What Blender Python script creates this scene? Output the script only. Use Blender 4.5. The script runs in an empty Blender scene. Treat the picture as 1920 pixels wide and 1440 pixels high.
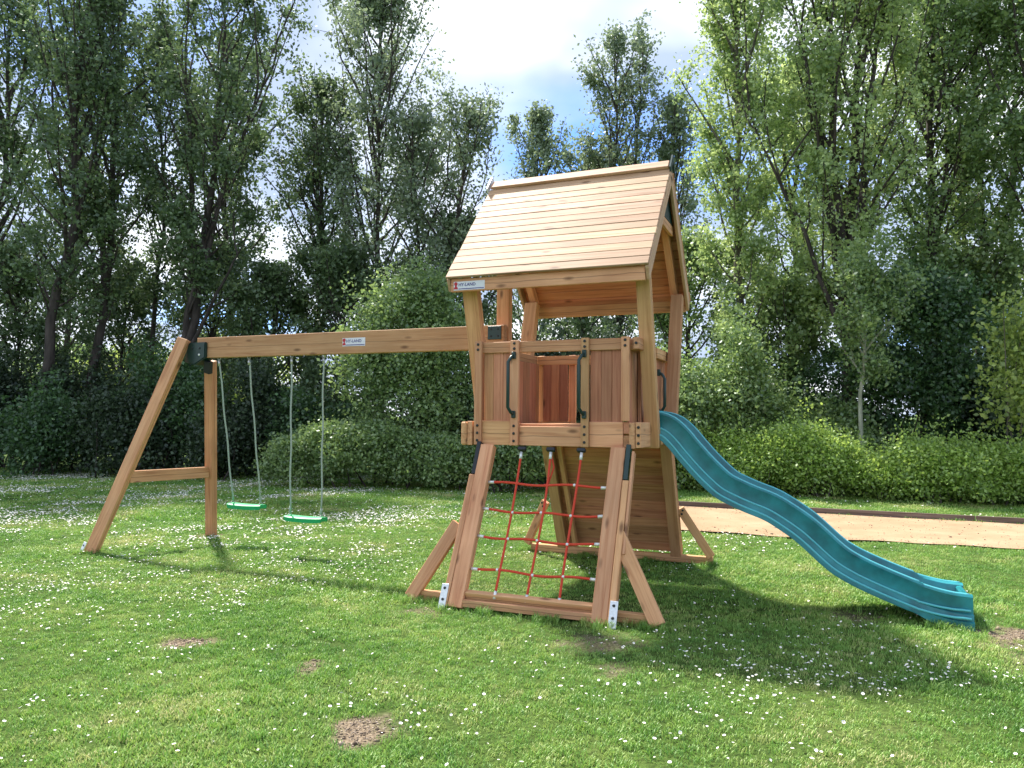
import bpy, bmesh, math, random
import numpy as np
from mathutils import Vector, Matrix, Quaternion

random.seed(7)
rng = np.random.default_rng(11)
S = bpy.context.scene
COL = S.collection

# ------------------------------------------------------------------ camera, world, sun, exposure
cam_d = bpy.data.cameras.new('camera')
cam = bpy.data.objects.new('camera', cam_d)
COL.objects.link(cam)
cam_d.sensor_width = 36.0
cam_d.lens = 1410.56 / 1920 * 36.0
cam_d.clip_start = 0.05
cam_d.clip_end = 3000
cam.matrix_world = (Matrix.Translation((0, 0, 1.55)) @ Matrix.Rotation(math.radians(92.6155), 4, 'X')
                    @ Matrix.Rotation(math.radians(0.4946), 4, 'Z'))
S.camera = cam

SUN = Vector((-0.29, 0.503, 0.813)).normalized()
elev = math.asin(SUN.z)
azim = math.atan2(SUN.x, SUN.y)           # clockwise from +Y

world = bpy.data.worlds.new('World')
S.world = world
world.use_nodes = True
wn, wl = world.node_tree.nodes, world.node_tree.links
wn.clear()
w_out = wn.new('ShaderNodeOutputWorld')
w_bg = wn.new('ShaderNodeBackground')
w_bg.inputs['Strength'].default_value = 0.14
sky = wn.new('ShaderNodeTexSky')
sky.sky_type = 'NISHITA'
sky.sun_disc = False
sky.sun_elevation = elev
sky.sun_rotation = azim
sky.air_density = 1.0
sky.dust_density = 0.5
sky.ozone_density = 2.5
w_tc = wn.new('ShaderNodeTexCoord')
# clouds lie in a sheet overhead: project the view direction on it
w_sep = wn.new('ShaderNodeSeparateXYZ')
wl.new(w_tc.outputs['Generated'], w_sep.inputs[0])
w_add = wn.new('ShaderNodeMath'); w_add.operation = 'ADD'; w_add.inputs[1].default_value = 0.22
wl.new(w_sep.outputs['Z'], w_add.inputs[0])
w_max = wn.new('ShaderNodeMath'); w_max.operation = 'MAXIMUM'; w_max.inputs[1].default_value = 0.06
wl.new(w_add.outputs[0], w_max.inputs[0])
w_div = wn.new('ShaderNodeVectorMath'); w_div.operation = 'DIVIDE'
w_cmb = wn.new('ShaderNodeCombineXYZ')
for k in range(3):
    wl.new(w_max.outputs[0], w_cmb.inputs[k])
wl.new(w_tc.outputs['Generated'], w_div.inputs[0])
wl.new(w_cmb.outputs[0], w_div.inputs[1])
w_map = wn.new('ShaderNodeMapping')
w_map.inputs['Location'].default_value = (3.1, 0.4, 0)
w_map.inputs['Scale'].default_value = (1.0, 1.0, 0.25)
wl.new(w_div.outputs[0], w_map.inputs[0])
w_n = wn.new('ShaderNodeTexNoise')
w_n.inputs['Scale'].default_value = 1.15
w_n.inputs['Detail'].default_value = 7
w_n.inputs['Roughness'].default_value = 0.5
wl.new(w_map.outputs[0], w_n.inputs['Vector'])
w_r = wn.new('ShaderNodeValToRGB')
w_r.color_ramp.elements[0].position = 0.28
w_r.color_ramp.elements[1].position = 0.43
wl.new(w_n.outputs['Fac'], w_r.inputs[0])
# a patch of open blue between the clouds
w_dist = wn.new('ShaderNodeVectorMath'); w_dist.operation = 'DISTANCE'
w_sc = wn.new('ShaderNodeVectorMath'); w_sc.operation = 'MULTIPLY'
w_sc.inputs[1].default_value = (1.0, 1.0, 2.2)
wl.new(w_tc.outputs['Generated'], w_sc.inputs[0])
HOLE = Vector((0.10, 0.92, 0.335)).normalized()
w_dist.inputs[1].default_value = (HOLE.x, HOLE.y, HOLE.z * 2.2)
wl.new(w_sc.outputs[0], w_dist.inputs[0])
w_n2 = wn.new('ShaderNodeTexNoise'); w_n2.inputs['Scale'].default_value = 7; w_n2.inputs['Detail'].default_value = 5
wl.new(w_sc.outputs[0], w_n2.inputs['Vector'])
w_ma = wn.new('ShaderNodeMath'); w_ma.operation = 'MULTIPLY_ADD'
w_ma.inputs[1].default_value = 0.22; 
wl.new(w_n2.outputs['Fac'], w_ma.inputs[0]); wl.new(w_dist.outputs['Value'], w_ma.inputs[2])
w_r2 = wn.new('ShaderNodeValToRGB')
w_r2.color_ramp.elements[0].position = 0.13; w_r2.color_ramp.elements[0].color = (0.0, 0.0, 0.0, 1)
w_r2.color_ramp.elements[1].position = 0.36
w_r2.color_ramp.interpolation = 'EASE'
wl.new(w_ma.outputs[0], w_r2.inputs[0])
w_mul = wn.new('ShaderNodeMath'); w_mul.operation = 'MULTIPLY'
wl.new(w_r.outputs[0], w_mul.inputs[0]); wl.new(w_r2.outputs[0], w_mul.inputs[1])
# cloud colour: white with lilac-grey undersides
w_n3 = wn.new('ShaderNodeTexNoise'); w_n3.inputs['Scale'].default_value = 1.6; w_n3.inputs['Detail'].default_value = 4
wl.new(w_map.outputs[0], w_n3.inputs['Vector'])
w_r3 = wn.new('ShaderNodeValToRGB')
w_r3.color_ramp.elements[0].position = 0.42; w_r3.color_ramp.elements[0].color = (0.36, 0.44, 0.60, 1)
w_r3.color_ramp.elements[1].position = 0.66; w_r3.color_ramp.elements[1].color = (0.93, 0.96, 1.0, 1)
wl.new(w_n3.outputs['Fac'], w_r3.inputs[0])
w_cs = wn.new('ShaderNodeVectorMath'); w_cs.operation = 'SCALE'; w_cs.inputs['Scale'].default_value = 3.6
wl.new(w_r3.outputs[0], w_cs.inputs[0])
w_mix = wn.new('ShaderNodeMixRGB')
wl.new(w_mul.outputs[0], w_mix.inputs['Fac'])
w_sk = wn.new('ShaderNodeVectorMath'); w_sk.operation = 'MULTIPLY'; w_sk.inputs[1].default_value = (0.26, 0.37, 0.58)
wl.new(sky.outputs[0], w_sk.inputs[0]); wl.new(w_sk.outputs[0], w_mix.inputs['Color1']); wl.new(w_cs.outputs[0], w_mix.inputs['Color2'])
wl.new(w_mix.outputs[0], w_bg.inputs['Color'])
wl.new(w_bg.outputs[0], w_out.inputs['Surface'])

sun_d = bpy.data.lights.new('sun', 'SUN')
sun_d.energy = 3.1
sun_d.angle = math.radians(4.0)
sun_d.color = (1.0, 0.93, 0.82)
sun = bpy.data.objects.new('sun', sun_d)
COL.objects.link(sun)
sun.rotation_euler = SUN.to_track_quat('Z', 'Y').to_euler()
sun.location = SUN * 40

S.view_settings.view_transform = 'Standard'
S.view_settings.look = 'None'
S.view_settings.gamma = 1
S.view_settings.use_curve_mapping = False
S.view_settings.exposure = 1.85
S.render.engine = 'CYCLES'
S.cycles.max_bounces = 6
S.cycles.diffuse_bounces = 3
S.cycles.transmission_bounces = 4
S.cycles.use_denoising = True

# ------------------------------------------------------------------ helpers
def tag(o, label=None, cat=None, group=None, kind=None):
    if label: o['label'] = label
    if cat: o['category'] = cat
    if group: o['group'] = group
    if kind: o['kind'] = kind
    return o

def nt(mat):
    mat.use_nodes = True
    n, l = mat.node_tree.nodes, mat.node_tree.links
    n.clear()
    out = n.new('ShaderNodeOutputMaterial')
    return n, l, out

def ramp(n, stops):
    r = n.new('ShaderNodeValToRGB')
    e = r.color_ramp.elements
    while len(e) < len(stops): e.new(0.5)
    for k, (p, c) in enumerate(stops):
        e[k].position = p
        e[k].color = (*c, 1) if len(c) == 3 else c
    return r

def simple(name, col, rough=0.5, metal=0.0, bump=0.0, scale=60, var=0.0):
    m = bpy.data.materials.new(name)
    n, l, out = nt(m)
    b = n.new('ShaderNodeBsdfPrincipled')
    b.inputs['Base Color'].default_value = (*col, 1)
    b.inputs['Roughness'].default_value = rough
    b.inputs['Metallic'].default_value = metal
    tc = n.new('ShaderNodeTexCoord')
    nz = n.new('ShaderNodeTexNoise'); nz.inputs['Scale'].default_value = scale; nz.inputs['Detail'].default_value = 4
    l.new(tc.outputs['Object'], nz.inputs['Vector'])
    if var:
        r = ramp(n, [(0.3, tuple(c * (1 - var) for c in col)), (0.7, tuple(min(1, c * (1 + var)) for c in col))])
        l.new(nz.outputs['Fac'], r.inputs[0]); l.new(r.outputs[0], b.inputs['Base Color'])
    if bump:
        bp = n.new('ShaderNodeBump'); bp.inputs['Strength'].default_value = bump; bp.inputs['Distance'].default_value = 0.004
        l.new(nz.outputs['Fac'], bp.inputs['Height']); l.new(bp.outputs[0], b.inputs['Normal'])
    l.new(b.outputs[0], out.inputs[0])
    return m

def wood(name, light, mid, dark, check=0.0, rough=0.62):
    """sawn softwood: grain along the local X axis, knots, drying checks"""
    m = bpy.data.materials.new(name)
    n, l, out = nt(m)
    b = n.new('ShaderNodeBsdfPrincipled')
    b.inputs['Roughness'].default_value = rough
    b.inputs['Specular IOR Level'].default_value = 0.25
    tc = n.new('ShaderNodeTexCoord'); oi = n.new('ShaderNodeObjectInfo')
    off = n.new('ShaderNodeVectorMath'); off.operation = 'SCALE'; off.inputs[0].default_value = (13.0, 7.0, 5.0)
    l.new(oi.outputs['Random'], off.inputs['Scale'])
    add = n.new('ShaderNodeVectorMath'); add.operation = 'ADD'
    l.new(tc.outputs['Object'], add.inputs[0]); l.new(off.outputs[0], add.inputs[1])
    mp = n.new('ShaderNodeMapping'); mp.inputs['Scale'].default_value = (0.9, 20, 20)
    l.new(add.outputs[0], mp.inputs[0])
    g1 = n.new('ShaderNodeTexNoise'); g1.inputs['Scale'].default_value = 1.6; g1.inputs['Detail'].default_value = 6
    g1.inputs['Roughness'].default_value = 0.65; g1.inputs['Distortion'].default_value = 0.6
    l.new(mp.outputs[0], g1.inputs['Vector'])
    r1 = ramp(n, [(0.28, dark), (0.48, mid), (0.70, light)])
    l.new(g1.outputs['Fac'], r1.inputs[0])
    # broad tone change along and between boards
    g2 = n.new('ShaderNodeTexNoise'); g2.inputs['Scale'].default_value = 2.2; g2.inputs['Detail'].default_value = 2
    l.new(add.outputs[0], g2.inputs['Vector'])
    hs = n.new('ShaderNodeHueSaturation')
    mr = n.new('ShaderNodeMapRange'); mr.inputs[1].default_value = 0; mr.inputs[2].default_value = 1
    mr.inputs[3].default_value = 0.76; mr.inputs[4].default_value = 1.15
    l.new(oi.outputs['Random'], mr.inputs[0])
    mr2 = n.new('ShaderNodeMapRange'); mr2.inputs[1].default_value = 0.3; mr2.inputs[2].default_value = 0.7
    mr2.inputs[3].default_value = 0.88; mr2.inputs[4].default_value = 1.10
    l.new(g2.outputs['Fac'], mr2.inputs[0])
    mm = n.new('ShaderNodeMath'); mm.operation = 'MULTIPLY'
    l.new(mr.outputs[0], mm.inputs[0]); l.new(mr2.outputs[0], mm.inputs[1])
    mh = n.new('ShaderNodeMapRange'); mh.inputs[3].default_value = 0.486; mh.inputs[4].default_value = 0.506
    fr = n.new('ShaderNodeMath'); fr.operation = 'MULTIPLY'; fr.inputs[1].default_value = 17.3
    f2 = n.new('ShaderNodeMath'); f2.operation = 'FRACT'
    l.new(oi.outputs['Random'], fr.inputs[0]); l.new(fr.outputs[0], f2.inputs[0]); l.new(f2.outputs[0], mh.inputs[0]); l.new(mh.outputs[0], hs.inputs['Hue'])
    l.new(mm.outputs[0], hs.inputs['Value']); l.new(r1.outputs[0], hs.inputs['Color'])
    # knots
    mk = n.new('ShaderNodeMapping'); mk.inputs['Scale'].default_value = (2.6, 7.5, 7.5)
    l.new(add.outputs[0], mk.inputs[0])
    vk = n.new('ShaderNodeTexVoronoi'); vk.inputs['Scale'].default_value = 1.0
    l.new(mk.outputs[0], vk.inputs['Vector'])
    rk = ramp(n, [(0.06, (1, 1, 1)), (0.17, (0, 0, 0))])
    l.new(vk.outputs['Distance'], rk.inputs[0])
    mx = n.new('ShaderNodeMixRGB'); mx.inputs['Color2'].default_value = (0.10, 0.04, 0.02, 1)
    kf = n.new('ShaderNodeMath'); kf.operation = 'MULTIPLY'; kf.inputs[1].default_value = 0.75
    l.new(rk.outputs[0], kf.inputs[0])
    l.new(kf.outputs[0], mx.inputs['Fac']); l.new(hs.outputs[0], mx.inputs['Color1'])
    last = mx.outputs[0]
    bump_h = g1.outputs['Fac']
    if check:
        # a drying check that wanders along the board
        mc = n.new('ShaderNodeMapping'); mc.inputs['Scale'].default_value = (1.1, 0.01, 0.01)
        l.new(add.outputs[0], mc.inputs[0])
        nc = n.new('ShaderNodeTexNoise'); nc.inputs['Scale'].default_value = 2.0; nc.inputs['Detail'].default_value = 5
        l.new(mc.outputs[0], nc.inputs['Vector'])
        sp = n.new('ShaderNodeSeparateXYZ'); l.new(tc.outputs['Object'], sp.inputs[0])
        ma = n.new('ShaderNodeMath'); ma.operation = 'MULTIPLY_ADD'; ma.inputs[1].default_value = 0.05; ma.inputs[2].default_value = -0.025
        l.new(nc.outputs['Fac'], ma.inputs[0])
        sb = n.new('ShaderNodeMath'); sb.operation = 'SUBTRACT'; l.new(sp.outputs['Z'], sb.inputs[0]); l.new(ma.outputs[0], sb.inputs[1])
        ab = n.new('ShaderNodeMath'); ab.operation = 'ABSOLUTE'; l.new(sb.outputs[0], ab.inputs[0])
        rc = ramp(n, [(0.0018, (1, 1, 1)), (0.0042, (0, 0, 0))])
        l.new(ab.outputs[0], rc.inputs[0])
        cf = n.new('ShaderNodeMath'); cf.operation = 'MULTIPLY'; cf.inputs[1].default_value = check
        l.new(rc.outputs[0], cf.inputs[0])
        mx2 = n.new('ShaderNodeMixRGB'); mx2.inputs['Color2'].default_value = (0.13, 0.06, 0.03, 1)
        l.new(cf.outputs[0], mx2.inputs['Fac']); l.new(last, mx2.inputs['Color1'])
        last = mx2.outputs[0]
    l.new(last, b.inputs['Base Color'])
    bp = n.new('ShaderNodeBump'); bp.inputs['Strength'].default_value = 0.35; bp.inputs['Distance'].default_value = 0.003
    l.new(bump_h, bp.inputs['Height']); l.new(bp.outputs[0], b.inputs['Normal'])
    l.new(b.outputs[0], out.inputs[0])
    return m

def leafmat(name, dark, light, trans=0.35, gloss=0.06):
    m = bpy.data.materials.new(name)
    n, l, out = nt(m)
    at = n.new('ShaderNodeAttribute'); at.attribute_name = 'tint'
    r = ramp(n, [(0.0, dark), (0.75, light), (1.0, tuple(min(1, c * 1.35) for c in light))])
    l.new(at.outputs['Fac'], r.inputs[0])
    d = n.new('ShaderNodeBsdfDiffuse'); l.new(r.outputs[0], d.inputs[0])
    t = n.new('ShaderNodeBsdfTranslucent')
    hs = n.new('ShaderNodeHueSaturation'); hs.inputs['Hue'].default_value = 0.485; hs.inputs['Value'].default_value = 1.5
    l.new(r.outputs[0], hs.inputs['Color']); l.new(hs.outputs[0], t.inputs[0])
    mx = n.new('ShaderNodeMixShader'); mx.inputs[0].default_value = trans
    l.new(d.outputs[0], mx.inputs[1]); l.new(t.outputs[0], mx.inputs[2])
    g = n.new('ShaderNodeBsdfGlossy'); g.inputs['Roughness'].default_value = 0.45
    g.inputs[0].default_value = (0.9, 0.95, 1, 1)
    mg = n.new('ShaderNodeMixShader'); mg.inputs[0].default_value = gloss
    l.new(mx.outputs[0], mg.inputs[1]); l.new(g.outputs[0], mg.inputs[2])
    l.new(mg.outputs[0], out.inputs[0])
    return m

def bark(name, c1, c2, scale=9):
    m = bpy.data.materials.new(name)
    n, l, out = nt(m)
    b = n.new('ShaderNodeBsdfPrincipled'); b.inputs['Roughness'].default_value = 0.9
    tc = n.new('ShaderNodeTexCoord'); mp = n.new('ShaderNodeMapping'); mp.inputs['Scale'].default_value = (1, 1, 0.25)
    l.new(tc.outputs['Object'], mp.inputs[0])
    nz = n.new('ShaderNodeTexNoise'); nz.inputs['Scale'].default_value = scale; nz.inputs['Detail'].default_value = 6
    l.new(mp.outputs[0], nz.inputs['Vector'])
    r = ramp(n, [(0.35, c1), (0.65, c2)]); l.new(nz.outputs['Fac'], r.inputs[0]); l.new(r.outputs[0], b.inputs['Base Color'])
    bp = n.new('ShaderNodeBump'); bp.inputs['Distance'].default_value = 0.03; l.new(nz.outputs['Fac'], bp.inputs['Height'])
    l.new(bp.outputs[0], b.inputs['Normal']); l.new(b.outputs[0], out.inputs[0])
    return m

def mesh_from_arrays(name, verts, faces, mats, tint=None, mat_idx=None, smooth=False):
    """faces: (n,4) or (n,3) int array"""
    me = bpy.data.meshes.new(name)
    verts = np.ascontiguousarray(verts, dtype=np.float32)
    faces = np.ascontiguousarray(faces, dtype=np.int32)
    k = faces.shape[1]
    me.vertices.add(len(verts)); me.vertices.foreach_set('co', verts.ravel())
    me.loops.add(faces.size); me.loops.foreach_set('vertex_index', faces.ravel())
    me.polygons.add(len(faces))
    me.polygons.foreach_set('loop_start', np.arange(0, faces.size, k, dtype=np.int32))
    me.polygons.foreach_set('loop_total', np.full(len(faces), k, dtype=np.int32))
    for mt in mats: me.materials.append(mt)
    if smooth: me.polygons.foreach_set('use_smooth', np.ones(len(faces), dtype=bool))
    me.update(calc_edges=True)
    if tint is not None:
        a = me.attributes.new('tint', 'FLOAT', 'FACE')
        a.data.foreach_set('value', np.ascontiguousarray(tint, dtype=np.float32))
    return me

FRAME = {}
def place(o, parent, M):
    """M is the wanted matrix in the playset frame (or world for things without one)"""
    FRAME[o.name] = M
    if parent is not None:
        o.parent = parent
        PM = FRAME.get(parent.name, Matrix.Identity(4))
        o.matrix_local = PM.inverted() @ M
    else:
        o.matrix_world = M
    return o

def link(name, me, parent=None, M=Matrix.Identity(4)):
    o = bpy.data.objects.new(name, me); COL.objects.link(o)
    return place(o, parent, M)

def axis_matrix(p0, p1, up):
    x = (Vector(p1) - Vector(p0)); L = x.length; x.normalize()
    z = Vector(up) - x * Vector(up).dot(x)
    if z.length < 1e-6: z = Vector((0, 1, 0)) - x * x.y
    z.normalize(); y = z.cross(x)
    c = (Vector(p0) + Vector(p1)) / 2
    M = Matrix(((x.x, y.x, z.x, c.x), (x.y, y.y, z.y, c.y), (x.z, y.z, z.z, c.z), (0, 0, 0, 1)))
    return M, L

BOXES = {}
def box_mesh(name, L, w, h, mat, ch=0.004, cut=(0, 0)):
    """chamfered timber; cut = lengthwise skew of the two ends over the height"""
    key = (round(L, 4), round(w, 4), round(h, 4), mat.name, ch, cut)
    if key in BOXES: return BOXES[key]
    bm = bmesh.new()
    bmesh.ops.create_cube(bm, size=1)
    for v in bm.verts:
        s = 0 if v.co.x < 0 else 1
        zz = v.co.z
        v.co = Vector((v.co.x * L + cut[s] * zz * h, v.co.y * w, v.co.z * h))
    if ch: bmesh.ops.bevel(bm, geom=list(bm.edges), offset=min(ch, w / 4, h / 4), segments=1, affect='EDGES')
    me = bpy.data.meshes.new(name); bm.to_mesh(me); bm.free(); me.materials.append(mat)
    BOXES[key] = me
    return me

def board(name, p0, p1, w, h, up, mat, parent, ch=0.004, cut=(0, 0), label=None):
    M, L = axis_matrix(p0, p1, up)
    o = link(name, box_mesh(name, L, w, h, mat, ch, cut), parent, M)
    if label: o['label'] = label
    return o

def bm_tube(bm, pts, r, n=8, cap=True):
    rings = []
    prev = None
    for i, p in enumerate(pts):
        p = Vector(p)
        d = (Vector(pts[min(i + 1, len(pts) - 1)]) - Vector(pts[max(i - 1, 0)])).normalized()
        a = prev if prev is not None else (Vector((0, 0, 1)) if abs(d.z) < 0.9 else Vector((1, 0, 0)))
        u = (a - d * a.dot(d)).normalized(); prev = u
        v = d.cross(u)
        rr = r[i] if hasattr(r, '__len__') else r
        rings.append([bm.verts.new(p + (u * math.cos(t) + v * math.sin(t)) * rr) for t in [2 * math.pi * k / n for k in range(n)]])
    for a, b in zip(rings, rings[1:]):
        for k in range(n):
            f = bm.faces.new((a[k], a[(k + 1) % n], b[(k + 1) % n], b[k])); f.smooth = True
    if cap:
        bm.faces.new(rings[0][::-1]); bm.faces.new(rings[-1])

def tube(name, pts, r, mat, parent, n=8):
    """tube given in the playset frame"""
    bm = bmesh.new()
    c = sum((Vector(p) for p in pts), Vector()) / len(pts)
    bm_tube(bm, [Vector(p) - c for p in pts], r, n)
    me = bpy.data.meshes.new(name); bm.to_mesh(me); bm.free(); me.materials.append(mat)
    return link(name, me, parent, Matrix.Translation(c))

BOLT = {}
def bolt(p, nrm, parent, r=0.0125, t=0.008, mat=None):
    mat = mat or M_BOLT
    key = (r, t, mat.name)
    if key not in BOLT:
        bm = bmesh.new()
        prof = [(r, 0), (r, t * 0.6), (r * 0.7, t), (0, t)]
        ring = []
        for rr, zz in prof[:3]:
            ring.append([bm.verts.new((rr * math.cos(a), rr * math.sin(a), zz)) for a in [k * math.pi / 4 for k in range(8)]])
        for a, b in zip(ring, ring[1:]):
            for k in range(8): bm.faces.new((a[k], a[(k + 1) % 8], b[(k + 1) % 8], b[k]))
        bm.faces.new(ring[-1])
        me = bpy.data.meshes.new('bolt'); bm.to_mesh(me); bm.free(); me.materials.append(mat)
        BOLT[key] = me
    q = Vector(nrm).normalized().to_track_quat('Z', 'Y').to_matrix().to_4x4()
    return link('bolt', BOLT[key], parent, Matrix.Translation(Vector(p)) @ q)

# ------------------------------------------------------------------ materials
M_WOOD = wood('fir_timber', (0.70, 0.415, 0.225), (0.61, 0.33, 0.165), (0.44, 0.20, 0.092), check=0.75)
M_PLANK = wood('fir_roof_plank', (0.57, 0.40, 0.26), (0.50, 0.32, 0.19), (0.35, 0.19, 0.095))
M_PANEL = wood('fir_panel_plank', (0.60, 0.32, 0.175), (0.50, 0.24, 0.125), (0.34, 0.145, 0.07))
M_BOLT = simple('black_bolt_plastic', (0.012, 0.016, 0.018), 0.35)
M_GREEN = simple('dark_green_plastic', (0.008, 0.035, 0.032), 0.35, bump=0.1)
M_STEEL = simple('galvanised_steel', (0.72, 0.75, 0.80), 0.42, 0.35, bump=0.15, var=0.1)
M_DARKSTEEL = simple('dark_steel', (0.02, 0.023, 0.03), 0.5, 0.3)
M_SLIDE = simple('teal_slide_plastic', (0.016, 0.185, 0.215), 0.27, bump=0.08, scale=6, var=0.38)
M_RIB = simple('teal_edge_highlight', (0.09, 0.44, 0.50), 0.14)  # bright highlights along rims and ribs, painted in as a lighter teal
M_ROPE = simple('red_net_rope', (0.62, 0.055, 0.025), 0.75, bump=0.5, scale=300, var=0.25)
M_SWROPE = simple('pale_green_swing_rope', (0.33, 0.40, 0.36), 0.8, bump=0.5, scale=300, var=0.2)
M_FERRULE = simple('aluminium_ferrule', (0.75, 0.76, 0.76), 0.35, 0.4)
M_SEAT = simple('bright_green_seat', (0.004, 0.36, 0.12), 0.5, bump=0.1)
M_WHITE = simple('white_sticker', (0.72, 0.72, 0.80), 0.5)
M_RED = simple('red_print', (0.48, 0.015, 0.03), 0.5)
M_BLUE = simple('blue_print', (0.05, 0.04, 0.25), 0.5)

# ------------------------------------------------------------------ large structure: lawn, sand path
A = math.radians(22.6399)
OX, OY = 0.6298, 7.2749
def W(u, v, z=0.0):
    return Vector((OX + u * math.cos(A) + v * math.sin(A), OY - u * math.sin(A) + v * math.cos(A), z))
def local(x, y):
    dx, dy = x - OX, y - OY
    return dx * math.cos(A) - dy * math.sin(A), dx * math.sin(A) + dy * math.cos(A)

# bare patches: (world x, y, half length, half width, strength)
PATCH = [(-2.2, 5.2, 0.135, 0.13, 1.0), (-0.72, 3.80, 0.135, 0.18, 1.0), (-1.25, 4.72, 0.07, 0.15, 0.7),
         (-0.72, 6.12, 0.20, 0.13, 0.45), (0.62, 5.30, 0.26, 0.20, 0.5), (0.66, 4.75, 0.10, 0.13, 0.5),
         (3.80, 5.55, 0.34, 0.17, 1.0), (3.42, 4.85, 0.22, 0.2, 0.5), (3.45, 5.30, 0.16, 0.12, 0.5),
         (2.75, 6.05, 0.2, 0.2, 0.4), (-3.9, 9.8, 0.22, 0.18, 0.5)]
def bare(x, y):
    b = np.zeros_like(x)
    wob = 0.22 * np.sin(x * 19 + y * 7) + 0.18 * np.sin(y * 23 - x * 11) + 0.12 * np.sin(x * 61 + 2) * np.sin(y * 53)
    for px, py, rx, ry, s in PATCH:
        d = np.sqrt(((x - px) / rx) ** 2 + ((y - py) / ry) ** 2) + wob
        b = np.maximum(b, s * np.clip((1.45 - d) / 0.80, 0, 1))
    return b
# sand path in the playset frame
def in_path(u, v, grow=0.0):
    near = 3.62 + 0.075 * u + 0.05 * np.sin(u * 2.3) + 0.03 * np.sin(u * 7.1)
    return (u > -0.45 - grow) & (v > near - grow) & (v < 6.62 + grow)

def lawn_height(x, y):
    return 0.012 * np.sin(x * 0.9 + 1.0) * np.sin(y * 0.7) + 0.006 * np.sin(x * 2.9) * np.sin(y * 3.3 + 1)

def fbm2(x, y, seed=0, scale=1.0):
    r = np.random.default_rng(seed)
    out = np.zeros_like(x); amp = 1.0
    for o in range(5):
        for k in range(3):
            a = r.uniform(0, 2 * math.pi); f = scale * 2 ** o * r.uniform(0.7, 1.3)
            out += amp * np.sin((x * math.cos(a) + y * math.sin(a)) * f + r.uniform(0, 6.28)) / 3
        amp *= 0.6
    return out

# lawn as a graded sheet reaching the horizon
def grid_axis(lo, hi, step, far):
    core = list(np.arange(lo, hi + 1e-6, step))
    out = [hi * 1.0]
    ext = []; s = step
    x = hi
    while x < far: s *= 1.6; x += s; ext.append(x)
    extn = []; s = step; x = lo
    while x > -far: s *= 1.6; x -= s; extn.append(x)
    return np.array(extn[::-1] + core + ext)
def fine_axis(ax, lo, hi, step):
    return np.concatenate([ax[ax < lo - 0.03], np.arange(lo, hi, step), ax[ax > hi + 0.03]])
gx = fine_axis(grid_axis(-14, 13, 0.22, 400), -5.5, 4.6, 0.05); gy = fine_axis(grid_axis(-2, 22, 0.22, 400), 3.0, 10.2, 0.05)
X, Y = np.meshgrid(gx, gy, indexing='ij')
fade = np.clip(1 - (np.abs(X) - 14) / 10, 0, 1) * np.clip(1 - (Y - 22) / 10, 0, 1)
Z = lawn_height(X, Y) * np.clip(fade, 0, 1)
nx, ny = X.shape
idx = np.arange(nx * ny).reshape(nx, ny)
faces = np.stack([idx[:-1, :-1], idx[1:, :-1], idx[1:, 1:], idx[:-1, 1:]], -1).reshape(-1, 4)
m_lawn = bpy.data.materials.new('lawn_soil_and_turf')
n, l, out = nt(m_lawn)
b = n.new('ShaderNodeBsdfPrincipled'); b.inputs['Roughness'].default_value = 0.95; b.inputs['Specular IOR Level'].default_value = 0.1
tc = n.new('ShaderNodeTexCoord')
n1 = n.new('ShaderNodeTexNoise'); n1.inputs['Scale'].default_value = 0.8; n1.inputs['Detail'].default_value = 8
n2 = n.new('ShaderNodeTexNoise'); n2.inputs['Scale'].default_value = 38; n2.inputs['Detail'].default_value = 5
l.new(tc.outputs['Object'], n1.inputs['Vector']); l.new(tc.outputs['Object'], n2.inputs['Vector'])
ra = ramp(n, [(0.35, (0.055, 0.10, 0.02)), (0.55, (0.085, 0.14, 0.03)), (0.75, (0.13, 0.17, 0.05))])
l.new(n1.outputs['Fac'], ra.inputs[0])
rb = ramp(n, [(0.3, (0.45, 0.45, 0.45)), (0.7, (1.1, 1.1, 1.1))])
l.new(n2.outputs['Fac'], rb.inputs[0])
mu = n.new('ShaderNodeMixRGB'); mu.blend_type = 'MULTIPLY'; mu.inputs[0].default_value = 1
l.new(ra.outputs[0], mu.inputs[1]); l.new(rb.outputs[0], mu.inputs[2])
# dry soil where the turf is worn through
at = n.new('ShaderNodeAttribute'); at.attribute_name = 'bare'
n3 = n.new('ShaderNodeTexNoise'); n3.inputs['Scale'].default_value = 55; n3.inputs['Detail'].default_value = 6
l.new(tc.outputs['Object'], n3.inputs['Vector'])
rs = ramp(n, [(0.3, (0.085, 0.062, 0.042)), (0.5, (0.20, 0.155, 0.108)), (0.72, (0.34, 0.275, 0.205))])
l.new(n3.outputs['Fac'], rs.inputs[0])
ms = n.new('ShaderNodeMixRGB')
l.new(at.outputs['Fac'], ms.inputs['Fac']); l.new(mu.outputs[0], ms.inputs[1]); l.new(rs.outputs[0], ms.inputs[2])
l.new(ms.outputs[0], b.inputs['Base Color'])
bp = n.new('ShaderNodeBump'); bp.inputs['Distance'].default_value = 0.02; l.new(n3.outputs['Fac'], bp.inputs['Height'])
l.new(bp.outputs[0], b.inputs['Normal']); l.new(b.outputs[0], out.inputs[0])
me = mesh_from_arrays('lawn', np.stack([X, Y, Z], -1).reshape(-1, 3), faces, [m_lawn], smooth=True)
a = me.attributes.new('bare', 'FLOAT', 'POINT')
a.data.foreach_set('value', bare(X, Y).ravel().astype(np.float32))
lawn = bpy.data.objects.new('lawn', me); COL.objects.link(lawn); tag(lawn, kind='structure')

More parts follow.
